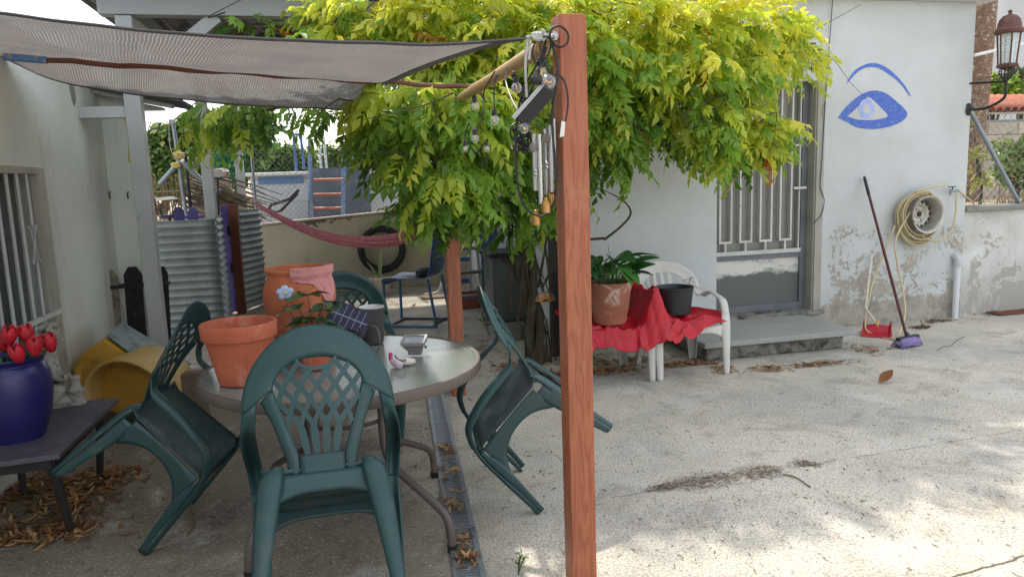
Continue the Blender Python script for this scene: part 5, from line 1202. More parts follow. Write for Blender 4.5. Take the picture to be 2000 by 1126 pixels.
# screen-side layout of the crown, each at its own depth and real size
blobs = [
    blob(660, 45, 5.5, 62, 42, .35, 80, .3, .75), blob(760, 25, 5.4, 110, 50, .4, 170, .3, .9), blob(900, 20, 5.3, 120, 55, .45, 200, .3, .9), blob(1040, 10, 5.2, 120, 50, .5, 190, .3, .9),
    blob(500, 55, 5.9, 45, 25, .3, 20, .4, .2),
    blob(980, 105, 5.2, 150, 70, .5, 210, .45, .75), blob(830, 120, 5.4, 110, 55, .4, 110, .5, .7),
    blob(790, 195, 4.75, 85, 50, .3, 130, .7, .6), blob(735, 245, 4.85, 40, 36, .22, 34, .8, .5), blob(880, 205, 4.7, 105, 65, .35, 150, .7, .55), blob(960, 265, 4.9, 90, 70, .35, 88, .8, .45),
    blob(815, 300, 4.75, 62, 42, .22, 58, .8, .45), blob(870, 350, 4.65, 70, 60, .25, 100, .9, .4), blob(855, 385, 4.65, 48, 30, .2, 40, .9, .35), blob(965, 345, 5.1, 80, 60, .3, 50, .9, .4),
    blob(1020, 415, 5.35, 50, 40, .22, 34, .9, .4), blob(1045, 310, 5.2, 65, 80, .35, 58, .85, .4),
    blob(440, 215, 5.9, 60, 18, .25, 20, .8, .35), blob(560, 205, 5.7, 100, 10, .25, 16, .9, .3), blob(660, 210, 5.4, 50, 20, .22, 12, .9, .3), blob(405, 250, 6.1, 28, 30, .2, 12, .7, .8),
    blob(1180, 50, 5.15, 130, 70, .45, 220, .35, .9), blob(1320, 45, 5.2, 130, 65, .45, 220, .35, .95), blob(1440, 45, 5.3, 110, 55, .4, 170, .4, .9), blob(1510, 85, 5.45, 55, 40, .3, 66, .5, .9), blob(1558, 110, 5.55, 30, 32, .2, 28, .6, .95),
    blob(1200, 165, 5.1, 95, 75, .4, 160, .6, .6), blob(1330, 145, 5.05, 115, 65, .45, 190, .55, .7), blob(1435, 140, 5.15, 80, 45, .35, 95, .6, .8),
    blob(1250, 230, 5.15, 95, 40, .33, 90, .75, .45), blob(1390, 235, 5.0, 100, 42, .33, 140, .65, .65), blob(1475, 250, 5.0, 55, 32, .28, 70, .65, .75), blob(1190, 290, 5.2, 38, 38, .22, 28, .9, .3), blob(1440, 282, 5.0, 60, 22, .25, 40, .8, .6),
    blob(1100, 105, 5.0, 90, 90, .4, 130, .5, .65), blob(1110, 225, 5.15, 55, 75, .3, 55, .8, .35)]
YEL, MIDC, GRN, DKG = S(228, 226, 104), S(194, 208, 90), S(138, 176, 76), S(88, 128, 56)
items = []
for (c, rx, ryd, rz_, n, hang, yel) in blobs:
    n = int(n*.88)
    for k in range(n):
        while True:
            d = Vector((rw_.gauss(0, 1), rw_.gauss(0, 1), rw_.gauss(0, 1)))
            if d.length > .1: break
        d.normalize(); r_ = rw_.uniform(.25, 1)**.5
        p = c+Vector((d.x*rx, d.y*ryd, d.z*rz_))*r_
        if p.z < .55: continue
        dr_ = Vector((d.x*1.0+rw_.gauss(0, .35), d.y*.8-.25+rw_.gauss(0, .35), d.z*.5*(1-hang)+.25*(1-hang)-hang*rw_.uniform(.3, 1.1)+rw_.gauss(0, .15)))
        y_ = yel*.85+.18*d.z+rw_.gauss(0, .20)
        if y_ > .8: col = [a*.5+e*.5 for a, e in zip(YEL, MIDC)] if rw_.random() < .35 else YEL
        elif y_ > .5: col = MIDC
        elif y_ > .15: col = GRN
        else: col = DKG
        if rw_.random() < .012: col = S(176, 128, 66) if rw_.random() < .6 else S(206, 130, 60)
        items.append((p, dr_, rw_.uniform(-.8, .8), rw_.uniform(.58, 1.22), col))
temps = [leaf_template('pinnate', rw_) for _ in range(18)]
# the 300 leaves nearest the camera are single parts, the rest one mass
items.sort(key=lambda it: it[0].y+rw_.uniform(-.35, .35))
near, rest = items[:300], items[300:]
cache = {}
for (p, d, r_, sc, col) in near:
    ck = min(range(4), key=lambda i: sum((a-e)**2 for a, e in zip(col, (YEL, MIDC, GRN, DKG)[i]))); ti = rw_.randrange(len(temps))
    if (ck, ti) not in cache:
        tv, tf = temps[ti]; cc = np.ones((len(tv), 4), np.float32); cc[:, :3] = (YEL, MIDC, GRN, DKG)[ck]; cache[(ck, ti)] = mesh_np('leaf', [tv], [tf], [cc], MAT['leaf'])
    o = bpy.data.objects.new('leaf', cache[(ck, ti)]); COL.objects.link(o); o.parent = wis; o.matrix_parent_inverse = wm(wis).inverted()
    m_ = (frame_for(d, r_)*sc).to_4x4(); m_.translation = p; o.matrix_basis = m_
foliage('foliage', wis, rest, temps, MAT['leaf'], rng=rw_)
b = MB()
for (c, rx, ryd, rz_, n, hang, yel) in blobs:
    a = top_+Vector((rw_.uniform(-.2, .2), rw_.uniform(-.1, .1), rw_.uniform(-.4, .2))); mid_ = a.lerp(c, .5)+Vector((rw_.uniform(-.15, .15), .1, rw_.uniform(.05, .25)))
    b.tube([a, mid_, c+Vector((0, .1, .05)), c+Vector((rx*.5, 0, -.05))], [.016, .011, .007, .004], 6, 4)
for k in range(7):
    a = at(1000+14*k, 520+rw_.uniform(-60, 60), Y=5.55); e = at(960+rw_.uniform(0, 120), 320, Y=5.3); b.tube([a+Vector((0, .1, -.3)), a.lerp(e, .4)+Vector((.08*math.sin(k*2), 0, 0)), e], [.011, .008, .006], 6, 4)
b.tube([at(1180, 468, Y=5.5), at(1215, 440, Y=5.5), at(1232, 415, Y=5.5), at(1215, 390, Y=5.5), at(1165, 365, Y=5.45)], [.011, .010, .009, .006, .003], 6, 4)
b.tube([at(1060, 560, Y=5.6), at(1110, 480, Y=5.5), at(1180, 465, Y=5.5)], .011, 6, 4)
b.tube([at(1690, 190, Y=5.9), at(1660, 160, Y=5.85), at(1620, 110, Y=5.8), at(1560, 100, Y=5.6)], [.0015, .002, .003, .004], 5, 4)
for k in range(70):
    c, rx, ryd, rz_ = blobs[rw_.randrange(len(blobs))][:4]; a = c+Vector((rw_.uniform(-1, 1)*rx, -ryd*rw_.uniform(.3, 1), rw_.uniform(-.6, .8)*rz_)); L_ = rw_.uniform(.15, .4)
    b.tube([a, a+Vector((rw_.uniform(-.6, .6), -.1, rw_.uniform(-.3, .3)))*L_, a+Vector((rw_.uniform(-1, 1), -.2, rw_.uniform(-.6, .5)))*L_*1.6], [.006, .004, .002], 5, 3)
b.build('branches', MAT['vine'], wis, smooth=True)
b = MB()
for k in range(9):
    a = T0+Vector((rw_.uniform(-.16, .16), rw_.uniform(-.12, .1), 0)); b.tube([a, a+Vector((rw_.uniform(-.1, .1), rw_.uniform(-.05, .05), rw_.uniform(.3, .6))), at(1010+rw_.uniform(-40, 40), 500, Y=5.6)], [.008, .006, .004], 5, 4)
b.build('suckers', MAT['vine'], wis, smooth=True)
# two seed pods hanging by the sail corner
for k, (px, py) in enumerate(((845, 225), (852, 240))):
    p = at(px, py-20, Y=4.45); b = MB(); b.tube([p, p+Vector((0, 0, -.06)), p+Vector((.004, 0, -.13)), p+Vector((0, 0, -.17))], [.004, .010, .011, .003], 8, 3, sq=.5); b.build('seed_pod', MAT['twig'], wis, smooth=True)
# ------------------------------------------------------------------ string lights
sg = thing('string_lights', 'festoon of clear round bulbs on black cable hung from the bamboo pole', 'string lights', at(1060, 90, Y=2.45))
bulbs = [(1058, 143, 2.42, (0, 0, -1), .0235), (1071, 160, 2.36, (.8, -.1, -.15), .0255), (1009, 172, 2.75, (.05, 0, -1), .0205), (929, 208, 3.9, (.1, 0, -1), .0235), (966, 235, 3.1, (0, 0, -1), .0205), (1024, 249, 2.42, (0, 0, -1), .0195), (928, 271, 3.6, (0, 0, -1), .020), (909, 291, 4.0, (0, 0, -1), .018), (951, 291, 3.9, (0, 0, -1), .018)]
for (px, py, yy, d, r_) in bulbs:
    p = at(px, py, Y=yy); d = Vector(d).normalized(); q_ = Vector((0, 0, -1)).rotation_difference(d).to_matrix(); s_ = r_/.0225
    b = MB(); b.lathe([(.001, -.0225), (.010, -.020), (.018, -.013), (.0225, -.001), (.0205, .009), (.014, .017), (.011, .022)], 20, p, 0, q_*s_); bu = b.build('bulb', MAT['bulb'], sg, smooth=True)
    b = MB(); b.tube([p+q_ @ Vector((.003*math.sin(k*1.6), .003*math.cos(k*1.6), -.010+.003*k))*s_ for k in range(8)], .0011, 5); b.build('filament', MAT['filament'], bu)
    b = MB(); b.tube([p+q_ @ Vector((0, 0, .018))*s_, p+q_ @ Vector((0, 0, .045))*s_, p+q_ @ Vector((0, 0, .052))*s_], [.0125*s_, .0125*s_, .006], 12); b.build('socket', MAT['black'], bu, smooth=True)
def cab(name, pts, r=.0032, mat='cable'):
    b = MB(); b.tube([at(*p[:2], Y=p[2]) for p in pts], r, 6, 5); return b.build(name, MAT[mat], sg, smooth=True)
cab('cable', [(1058, 128, 2.42), (1060, 100, 2.44), (1066, 80, 2.42), (1058, 74, 2.41), (1045, 84, 2.42), (1040, 105, 2.42), (1048, 125, 2.4)])
cab('cable', [(1050, 138, 2.38), (1070, 110, 2.4), (1076, 80, 2.4), (1062, 72, 2.4), (1055, 95, 2.4), (1068, 130, 2.4), (1080, 150, 2.4)])
cab('cable', [(1009, 158, 2.75), (1003, 150, 2.75), (1006, 142, 2.74)])
cab('cable', [(1006, 142, 2.74), (985, 132, 3.1), (970, 150, 3.1), (965, 180, 3.1), (966, 220, 3.1)])
cab('cable', [(966, 140, 3.1), (945, 180, 3.5), (948, 200, 3.6), (940, 182, 3.7), (930, 178, 3.9), (929, 195, 3.9)])
cab('cable', [(930, 178, 3.9), (942, 190, 3.7), (944, 215, 3.6), (934, 250, 3.6), (929, 258, 3.6)])
cab('cable', [(929, 262, 3.7), (918, 240, 3.9), (909, 262, 4.0), (909, 280, 4.0)]); cab('cable', [(912, 270, 4.0), (930, 300, 4.0), (951, 272, 3.9), (951, 282, 3.9)])
cab('cable', [(1084, 88, 2.39), (1074, 72, 2.37), (1078, 56, 2.36), (1095, 52, 2.36), (1109, 66, 2.36), (1108, 84, 2.36), (1094, 92, 2.37), (1080, 86, 2.39)], .004)
cab('cable', [(1075, 80, 2.4), (1084, 105, 2.39), (1090, 140, 2.38), (1084, 180, 2.38), (1078, 240, 2.39), (1086, 330, 2.39), (1084, 390, 2.4), (1068, 418, 2.41), (1046, 420, 2.42), (1020, 395, 2.44), (1009, 340, 2.45), (1008, 250, 2.45), (1020, 180, 2.45), (1046, 130, 2.42), (1064, 92, 2.42)], .004)
cab('cable', [(1085, 144, 2.39), (1100, 155, 2.38), (1108, 180, 2.37), (1109, 210, 2.37), (1104, 238, 2.37)])
cab('cable', [(990, 130, 2.9), (988, 160, 2.9), (1000, 195, 2.7), (1012, 216, 2.5)], .003, 'cable_grey')
cab('cable', [(1064, 92, 2.42), (1050, 150, 2.4), (1034, 180, 2.4), (1024, 222, 2.42), (1024, 235, 2.42)]); cab('cable', [(1068, 92, 2.42), (1040, 165, 2.43), (1020, 200, 2.43), (1008, 250, 2.44), (1004, 270, 2.5)])
b = MB()
for k in range(14): b.tube([at(998+rw_.uniform(0, 40), 240+rw_.uniform(0, 60), Y=2.5+rw_.uniform(0, .1)) for _ in range(4)], .003, 5, 4)
b.build('tangled_cable', MAT['cable'], sg, smooth=True)
ptag = [at(1097, 236, Y=2.36), at(1104, 238, Y=2.36), at(1102, 266, Y=2.36), at(1093, 268, Y=2.36)]
b = MB(); b.add(ptag, [(0, 1, 2, 3)]); b.build('paper_tag', MAT['paper'], sg, solid=.001)
# black solar unit hanging below the bulbs
sa, sb_ = at(1072, 172, Y=2.38), at(1014, 238, Y=2.42)
su = thing('solar_unit', 'black strip-shaped solar unit hanging slanted beside the nearest post', 'solar unit', sa)
b = MB(); b.bar(sa, sb_, .055, .02, up=(.3, -1, .2)); b.build('case', MAT['black'], su, bevel=.004)
b = MB(); b.bar(sa+Vector((-.022, -.012, .012)), sb_+Vector((-.022, -.012, .012)), .012, .006, up=(.3, -1, .2)); b.build('glass_edge', MAT['mirror_grey'], su)
b = MB(); P = [at(1082, 178, Y=2.41), at(1066, 188, Y=2.42), at(1048, 210, Y=2.43), at(1036, 232, Y=2.44)]; b.tube(P, [.014, .020, .019, .012], 10, 5)
tag(b.build('driftwood_hanger', MAT['driftwood'], smooth=True), 'mottled grey driftwood piece the wind chime hangs from', 'driftwood')
# wind chime
wcm = thing('wind_chime', 'wind chime of silver tubes with brass bells beside the nearest post', 'wind chime', at(1060, 240, Y=2.43))
for px, y0, y1, yy in ((1043, 262, 372, 2.43), (1053, 262, 398, 2.40), (1074, 245, 375, 2.42), (1082, 232, 352, 2.44), (1064, 252, 380, 2.46)):
    p0, p1 = at(px, y0, Y=yy), at(px+3, y1, Y=yy); b = MB(); b.tube([p0, Vector((p0.x, p0.y, p1.z))], .0085, 12); tb3 = b.build('tube', MAT['alu'], wcm, smooth=True)
    b = MB(); b.tube([p0, p0+Vector((-.005, 0, .12))], .0012, 4); b.build('cord', MAT['cable'], tb3)
for px, py, yy in ((1047, 424, 2.43), (1066, 400, 2.39), (1077, 385, 2.43)):
    p = at(px, py, Y=yy); b = MB(); b.lathe([(.001, .026), (.006, .024), (.007, .016), (.013, .011), (.0155, .0), (.0155, -.022), (.0165, -.026), (.013, -.026)], 16, p); be = b.build('bell', MAT['brass'], wcm, smooth=True)
    b = MB(); b.tube([p+Vector((0, 0, .024)), p+Vector((0, 0, .24))], .0012, 4); b.build('cord', MAT['cable'], be)
for px, py in ((1041, 288), (1066, 270)):
    p = at(px, py, Y=2.39); b = MB(); b.ball(p, .013, 14, (1, .4, 1.25)); b.build('striker', MAT['driftwood'], wcm, smooth=True)
for px, py in ((1068, 326), (1046, 340)):
    p = at(px, py, Y=2.395); b = MB(); b.ball(p, .007, 10); b.ball(p+Vector((0, 0, .012)), .006, 10); b.build('bead', MAT['alu'], wcm, smooth=True)
# hand fan ornament
fn_ = at(1065, 590, Y=5.42); fan = thing('fan_ornament', 'small openwork metal fan hanging by the wisteria trunk', 'ornament', fn_)
for k in range(11):
    a = R(15+15*k); b = MB(); d = Vector((math.cos(a), 0, math.sin(a))); b.bar(fn_+d*.012, fn_+d*.085, .008 if k % 2 else .010, .003, up=(0, 1, 0)); b.build('blade', MAT['brass'], fan)
b = MB(); b.tube([fn_+Vector((.08*math.cos(R(a)), -.003, .08*math.sin(R(a)))) for a in range(12, 169, 6)], .006, 6); b.build('band', MAT['driftwood'], fan); b = MB(); b.tube([fn_+Vector((0, 0, .08)), fn_+Vector((0, 0, .75))], .0012, 4); b.build('cord', MAT['rope'], fan)
# ------------------------------------------------------------------ between trunk and corner
for px, w_, lab, mt in ((1096, .05, 'black vertical pipe just left of the nearest post by the house corner', 'black'), (1078, .075, 'weathered dark upright timber between the wisteria trunk and black pipe', 'dark_wood')):
    p = at(px, 690, Z=0); b = MB()
    if mt == 'black': b.tube([(p.x, 5.9, 0), (p.x, 5.9, 2.0)], .03, 12)
    else: b.bb(p.x-.03, p.x+.035, 5.86, 5.93, 0, 2.1)
    tag(b.build('upright', MAT[mt], smooth=mt == 'black'), lab, 'post')
ca = at(962, 640, Z=0); cab_ = thing('metal_cabinet', 'dull grey metal cabinet on concrete blocks behind the wisteria trunk', 'cabinet', (1.75, 6.9, 0))
cz = at(1000, 502, Y=6.75).z; x0_, x1_ = at(963, 560, Y=6.75).x, at(1062, 560, Y=6.75).x
b = MB(); b.bb(x0_, x1_, 6.76, 7.2, .16, cz); b.build('body', MAT['cabinet'], cab_, bevel=.008)
b = MB(); b.bb(x0_-.03, x1_+.03, 6.72, 7.24, cz+.002, cz+.045); b.build('lid', MAT['black'], cab_, bevel=.006)
b = MB(); b.bb(x0_+.03, x1_-.02, 6.745, 6.758, .19, cz-.04); b.build('door', MAT['cabinet'], cab_, bevel=.004)
for k, (a, y0) in enumerate(((x0_+.14, 6.62), (x0_+.33, 6.66))):
    b = MB(); b.bb(a-.09, a+.09, y0, y0+.4, 0, .155); tag(b.build('concrete_block', MAT['block'], bevel=.008), ('left' if k == 0 else 'right')+' pale concrete block under the metal cabinet', 'block', 'blocks under the cabinet')
bl0, bl1 = at(938, 500, Y=8.4), at(1085, 500, Y=8.4)
b = corrsheet(lambda u, v: ((bl0.x+(1.95-bl0.x)*u, 8.4, 2.3*v), (0, -1, 0)), 90, 2, 11, .02); tag(b.build('blue_sheet', MAT['corr_blue'], smooth=True, solid=.004), 'upright pale blue corrugated sheet behind the wisteria', 'metal sheet')
# step ladder
lf = at(930, 600, Z=0); lad = thing('step_ladder', 'open step ladder with blue and grey treads behind the far post', 'ladder', (1.45, 8.2, 0))
lx0, lx1 = at(893, 540, Y=8.0).x, at(938, 540, Y=8.0).x
for sgx in (lx0, lx1):
    b = MB(); b.bar((sgx, 7.9, .0), (sgx, 8.35, 1.5), .03, .05); b.build('stile', MAT['light_steel'], lad)
    b = MB(); b.bar((sgx, 8.75, .0), (sgx, 8.4, 1.5), .025, .03); b.build('stile', MAT['light_steel'], lad)
for k in range(5):
    z = .22+.26*k; b = MB(); b.bb(lx0-.02, lx1+.03, 7.9+.3*z/1.0*.98-.04, 7.9+.3*z+.06, z, z+.03); b.build('tread', MAT['grey_rung'], lad)
    z = .30+.26*k; yb_ = 8.75-.233*z; b = MB(); b.bb(lx0+.0, lx1-.01, yb_-.02, yb_+.02, z, z+.05); b.build('tread', MAT['blue_rung'], lad)
pl_ = at(925, 585, Z=0); b = MB(); pts_ = [(-.30, -.1), (.30, -.1), (.30, .1), (-.30, .1)]
b.add([(pl_.x+x*.9, 8.6+y*.8, 0.005) for x, y in pts_]+[(pl_.x+x, 8.6+y, .19) for x, y in pts_]+[(pl_.x+x*.93, 8.6+y*.86, .19) for x, y in pts_]+[(pl_.x+x*.85, 8.6+y*.7, .06) for x, y in pts_], [(3, 2, 1, 0)]+[(i, (i+1) % 4, 4+(i+1) % 4, 4+i) for i in range(4)]+[(4+i, 4+(i+1) % 4, 8+(i+1) % 4, 8+i) for i in range(4)]+[(8+i, 8+(i+1) % 4, 12+(i+1) % 4, 12+i) for i in range(4)]+[(12, 13, 14, 15)])
tag(b.build('trough_planter', MAT['planter'], bevel=.008), 'long brown trough planter under the step ladder', 'planter')
# ------------------------------------------------------------------ blue metal chair (sled base)
bcx, bcy = at(812, 560, Y=7.85).x, 7.85
blc = thing('sled_chair', 'blue perforated chair on black sled legs by the far post', 'chair', (bcx, bcy, 0), R(64)); blc.scale = (1.15, 1.15, 1.15)
def seat2(u, v):      # v along profile: front lip, seat, bend, back
    x = (2*u-1)*.21
    prof = crom([(.235, .385), (.245, .43), (.20, .448), (.05, .442), (-.12, .438), (-.185, .46), (-.215, .53), (-.245, .70), (-.275, .86)], 6)
    f = v*(len(prof)-1); i = min(int(f), len(prof)-2); a = f-i; y = prof[i][0]*(1-a)+prof[i+1][0]*a; z = prof[i][1]*(1-a)+prof[i+1][1]*a
    return Vector((x*(1-.08*max(0, v-.6)), y, z+.008*(2*u-1)**2))
b = MB(); b.grid(seat2, 14, 48); b.build('shell', MAT['blue_chair'], blc, smooth=True, solid=.008, world=False)
for j in range(7):
    for k in range(4):
        b = MB(); b.bb(-.15+k*.08, -.09+k*.08, .16-.04*j, .172-.04*j, .447, .452); b.build('slot', MAT['black'], blc, world=False)
for sx in (-.2, .2):
    b = MB(); b.tube([(sx, -.19, .44), (sx, -.24, .12), (sx, -.25, .03), (sx, -.21, .012), (sx, .20, .012), (sx, .235, .03), (sx, .235, .12), (sx, .235, .41)], .014, 8, 5); b.build('leg', MAT['blue_chair'], blc, smooth=True, world=False)
    b = MB(); b.tube([(sx*.9, -.22, .012), (sx*.9, .22, .012)], .011, 8); b.build('runner', MAT['black'], blc, world=False)
for y in (-.20, .20):
    b = MB(); b.tube([(-.2, y, .012), (.2, y, .012)], .010, 8); b.build('crossbar', MAT['black'], blc, world=False)
sq_ = at(832, 528, Y=7.85); b = MB(); b.lathe([(.001, 0), (.10, .0), (.115, .015), (.11, .05), (.06, .075), (.001, .08)], 24, (sq_.x, 7.85, .524)); tag(b.build('round_cushion', MAT['rubber'], smooth=True), 'small round black cushion lying on the blue chair seat', 'cushion')
q = at(850, 578, Z=0); b = MB(); b.tube([q+Vector((-.14, 0, .03)), q+Vector((-.02, 0, .035)), q+Vector((.06, .02, .07)), q+Vector((.10, .03, .18))], .017, 10, 4); o = b.build('bent_pipe', MAT['pvc'], smooth=True); tag(o, 'short bent white pipe on the ground behind the blue chair', 'pipe')
b = MB(); b.bb(q.x-.2, q.x+.35, q.y-.25, q.y-.08, .004, .022); tag(b.build('ground_plank', MAT['plank'], bevel=.003), 'thin brown plank lying on the sunlit ground behind the blue chair', 'plank')
# ------------------------------------------------------------------ tyre, agave pot, hammock
ty = at(746, 487, Y=10.58); tyr = thing('car_tyre', 'black car tyre hung on the beige garden wall', 'tyre', (ty.x, 10.6, ty.z))
b = MB(); prof = [(.245, -.06), (.30, -.075), (.325, -.06), (.333, -.03), (.333, .03), (.325, .06), (.30, .075), (.245, .06), (.25, .04), (.29, .04), (.29, -.04), (.25, -.04), (.245, -.06)]
b.lathe(prof, 48, (ty.x, 10.6, ty.z), 0, MY); b.build('carcass', MAT['rubber'], tyr, smooth=True)
for k in range(48):
    a = 2*math.pi*k/48; b = MB(); b.box((ty.x+.334*math.cos(a), 10.6, ty.z+.334*math.sin(a)), (.008, .11, .03), Matrix.Rotation(-a, 3, 'Y')); b.build('tread_block', MAT['rubber'], tyr)
q = at(743, 566, Z=0); q.y = 10.1; q.x = at(743, 566, Y=10.1).x; q.z = 0; ag = thing('agave_pot', 'pale clay pot with a sparse agave below the tyre', 'potted plant', q)
lathe_obj('pot', [(.001, 0), (.11, 0), (.115, .01), (.15, .21), (.155, .215), (.157, .25), (.15, .253), (.14, .24), (.13, .2), (.001, .2)], 'beige_wall', q, ag, 32, 0)
for k, (a, el, L) in enumerate(((2.9, .35, .5), (3.4, .15, .5), (1.4, 1.9, .42), (.2, .25, .36), (.8, .5, .3), (4.2, .3, .36), (5.4, .35, .3), (2.2, 1.0, .34), (3.9, -.1, .3))):
    me = leaf_mesh('agave_leaf', L, .03, S(126, 146, 104), .35 if el < 1 else .02, .5, 8); put_leaf(me, MAT['leaf_g'], ag, q+Vector((0, 0, .2)), (math.cos(a), math.sin(a)*.6, el), 0, 1)
HA, HB = at(488, 390, Y=9.5), Vector((1.35, 5.9, 1.62))
ham = thing('hammock', 'red and white hammock bundled into a rope, slung across the back yard', 'hammock', HA)
HM = at(770, 468, Y=7.4)
def hcur(t):
    # quadratic through HA, HM (t=.55), HB
    a, m_, c = HA, HM, HB; tm = .58
    return a*((t-tm)*(t-1)/(tm))+m_*(t*(t-1)/(tm*(tm-1)))+c*(t*(t-tm)/(1-tm))
for k in range(7):
    b = MB(); P = []
    for j in range(25):
        t = j/24; sp2 = .045*math.sin(math.pi*t)**.6; a = k*.9+t*3; P.append(hcur(t)+Vector((sp2*.3*math.cos(a), sp2*.6*math.cos(a), sp2*math.sin(a))))
    b.tube(P, [.006+.014*math.sin(math.pi*j/24)**.5 for j in range(25)], 6, 2); b.build('cloth_fold', MAT['hammock'], ham, smooth=True)
# ------------------------------------------------------------------ upper garden: chain-link, pool, ladders
cf_ = thing('chain_link_fence', 'chain-link fence along the top of the beige garden wall', 'fence', (0, 10.78, 1))
b = MB(); wires(b, -1.1, 1.9, 1.05, 2.02, 10.78, .075, .0022); stuff(b.build('wire_mesh', MAT['wire'], cf_))
for z in (1.3, 1.62, 1.98): b = MB(); b.tube([(-1.1, 10.775, z), (1.9, 10.775, z)], .003, 5); b.build('line_wire', MAT['wire'], cf_)
for x in (-1.1, .9, 1.9): b = MB(); b.tube([(x, 10.79, 1.0), (x, 10.79, 2.06)], .02, 8); b.build('post', MAT['galv'], cf_, smooth=True)
pa, pb_ = at(488, 338, Y=13), at(606, 333, Y=13); po_ = thing('garden_pool', 'raised white garden pool with a blue band and grey end', 'pool', (0, 14, .93))
b = MB(); b.bb(pa.x, pb_.x, 13, 15.5, .92, pa.z-.06); b.build('wall', MAT['pool_white'], po_)
b = MB(); b.bb(pa.x-.07, pb_.x+.02, 12.93, 15.5, pa.z-.057, pa.z); b.build('coping', MAT['white'], po_, bevel=.01)
b = MB(); b.bb(pa.x+.12, pb_.x-.12, 12.985, 12.997, pa.z-.19, pa.z-.075); b.build('blue_band', MAT['pool_blue'], po_)
x2 = at(720, 330, Y=12.85).x; b = MB(); b.bb(pb_.x+.004, x2, 12.85, 15.5, .92, at(640, 328, Y=12.85).z); b.build('grey_end', MAT['pool_dark'], po_)
x3 = at(845, 330, Y=12.9).x; b = MB(); b.bb(x2+.003, x3, 12.9, 15.5, .92, at(760, 330, Y=12.9).z); b.build('wall', MAT['pool_white'], po_)
b = MB(); b.bb(x2+.1, x3-.1, 12.885, 12.897, at(760, 345, Y=12.9).z-.1, at(760, 345, Y=12.9).z); b.build('blue_band', MAT['pool_blue'], po_)
pl2 = thing('pool_ladder', 'blue-stained wooden pool ladder with orange rungs', 'ladder', (0, 12.3, .93))
for px in (606, 672):
    a, c = at(px-1, 265 if px < 640 else 290, Y=12.5), at(px+(0 if px < 640 else -2), 430, Y=12.2); b = MB(); b.tube([Vector((c.x, 12.2, .93)), Vector((a.x, 12.55, a.z))], .032, 8); b.build('stile', MAT['blue_paint'], pl2)
for py in (351, 380, 407):
    a, c = at(613, py, Y=12.33), at(669, py-1, Y=12.33); b = MB(); b.tube([a, c], .022, 8); b.build('rung', MAT['orange_rung'], pl2, smooth=True)
hr = thing('pool_handrail', 'blue and white steel handrails rising from the pool edge', 'handrail', (-.3, 13.2, 1.7))
for (pxa, pxb, ytop, mt) in ((575, 590, 262, 'blue_rung'), (624, 634, 258, 'white')):
    P = [at(pxa+4, 335, Y=13.2), at(pxa, 285, Y=13.2), at(pxa-1, ytop+4, Y=13.2), at(pxa+3, ytop, Y=13.25), at(pxb-4, ytop+2, Y=13.35), at(pxb-2, ytop+10, Y=13.4), at(pxb+4, 330, Y=13.4)]
    b = MB(); b.tube(P, .022, 8, 4); b.build('rail', MAT[mt], hr, smooth=True)
# upper left: reeds, brushwood, pole, lamp, purple pickets, white chair
rf = thing('reed_screen', 'reed screen fence in the upper garden left of the carport posts', 'fence', (-3, 11.6, .93))
b = MB()
for k in range(64):
    x = -4.4+k*.04+rw_.uniform(-.01, .01); z = 1.72+rw_.uniform(-.08, .06); b.tube([(x, 11.8+rw_.uniform(-.02, .02), .92), (x+rw_.uniform(-.02, .02), 11.8, z)], [.011, .008], 5)
stuff(b.build('reeds', MAT['reed'], rf)); b = MB(); b.tube([(-4.4, 11.785, 1.5), (-1.85, 11.785, 1.5)], .006, 5); b.tube([(-4.4, 11.785, 1.15), (-1.85, 11.785, 1.15)], .006, 5); b.build('binding', MAT['wire'], rf)
bw = MB()
for k in range(90):
    a = at(362+rw_.uniform(-20, 90), 345+rw_.uniform(0, 55), Y=11.1+rw_.uniform(-.1, .5)); d = Vector((1, rw_.uniform(-.3, .3), -.42+rw_.uniform(-.15, .12))); L = rw_.uniform(.3, .8)
    if (a+d*L).z < .95: L = (a.z-.95)/max(.05, -d.z)
    bw.tube([a, a+d*L*.5+Vector((0, 0, rw_.uniform(-.03, .03))), a+d*L], [.012, .010, .005], 5)
brw = thing('brushwood_pile', 'heap of cut grey branches sloping down behind the carport posts', 'brushwood', at(450, 380, Y=11.2)); stuff(bw.build('branches', MAT['twig'], brw))
pa_, pb2 = at(338, 240, Y=11), at(366, 430, Y=11)
pol = thing('tall_pole', 'tall thin grey pole with a bent wire top in the upper garden', 'pole', pb2)
b = MB(); b.tube([pb2+Vector((0, 0, -.15)), pa_], [.03, .024], 10); b.build('pole', MAT['galv'], pol, smooth=True)
b = MB(); b.bar(pa_+Vector((-.05, 0, .02)), pa_+Vector((.03, 0, .02)), .06, .05); b.tube([pa_+Vector((-.05, 0, 0)), pa_+Vector((-.07, 0, -.3)), pa_+Vector((-.02, 0, -.5))], .006, 5, 3); b.build('bracket', MAT['grey_steel'], pol)
b = MB(); b.tube([pb2+Vector((.05, .02, -.15)), at(362, 300, Y=11.02)], .022, 8); b.build('black_pipe', MAT['black'], pol)
for (ax, ay, bx, by) in ((352, 315, 312, 360), (358, 318, 385, 345), (385, 345, 430, 375)):
    b = MB(); b.tube([at(ax, ay, Y=11), at(bx, by, Y=11)], .035, 10); b.build('strut', MAT['galv'], pol, smooth=True)
for px, py, s_ in ((350, 302, .06), (343, 322, .045)):
    b = MB(); b.ball(at(px, py, Y=10.95), s_, 10, (1.3, .6, .9), None, .8, px); b.build('yellow_tape', MAT['yellow_paint'], pol)
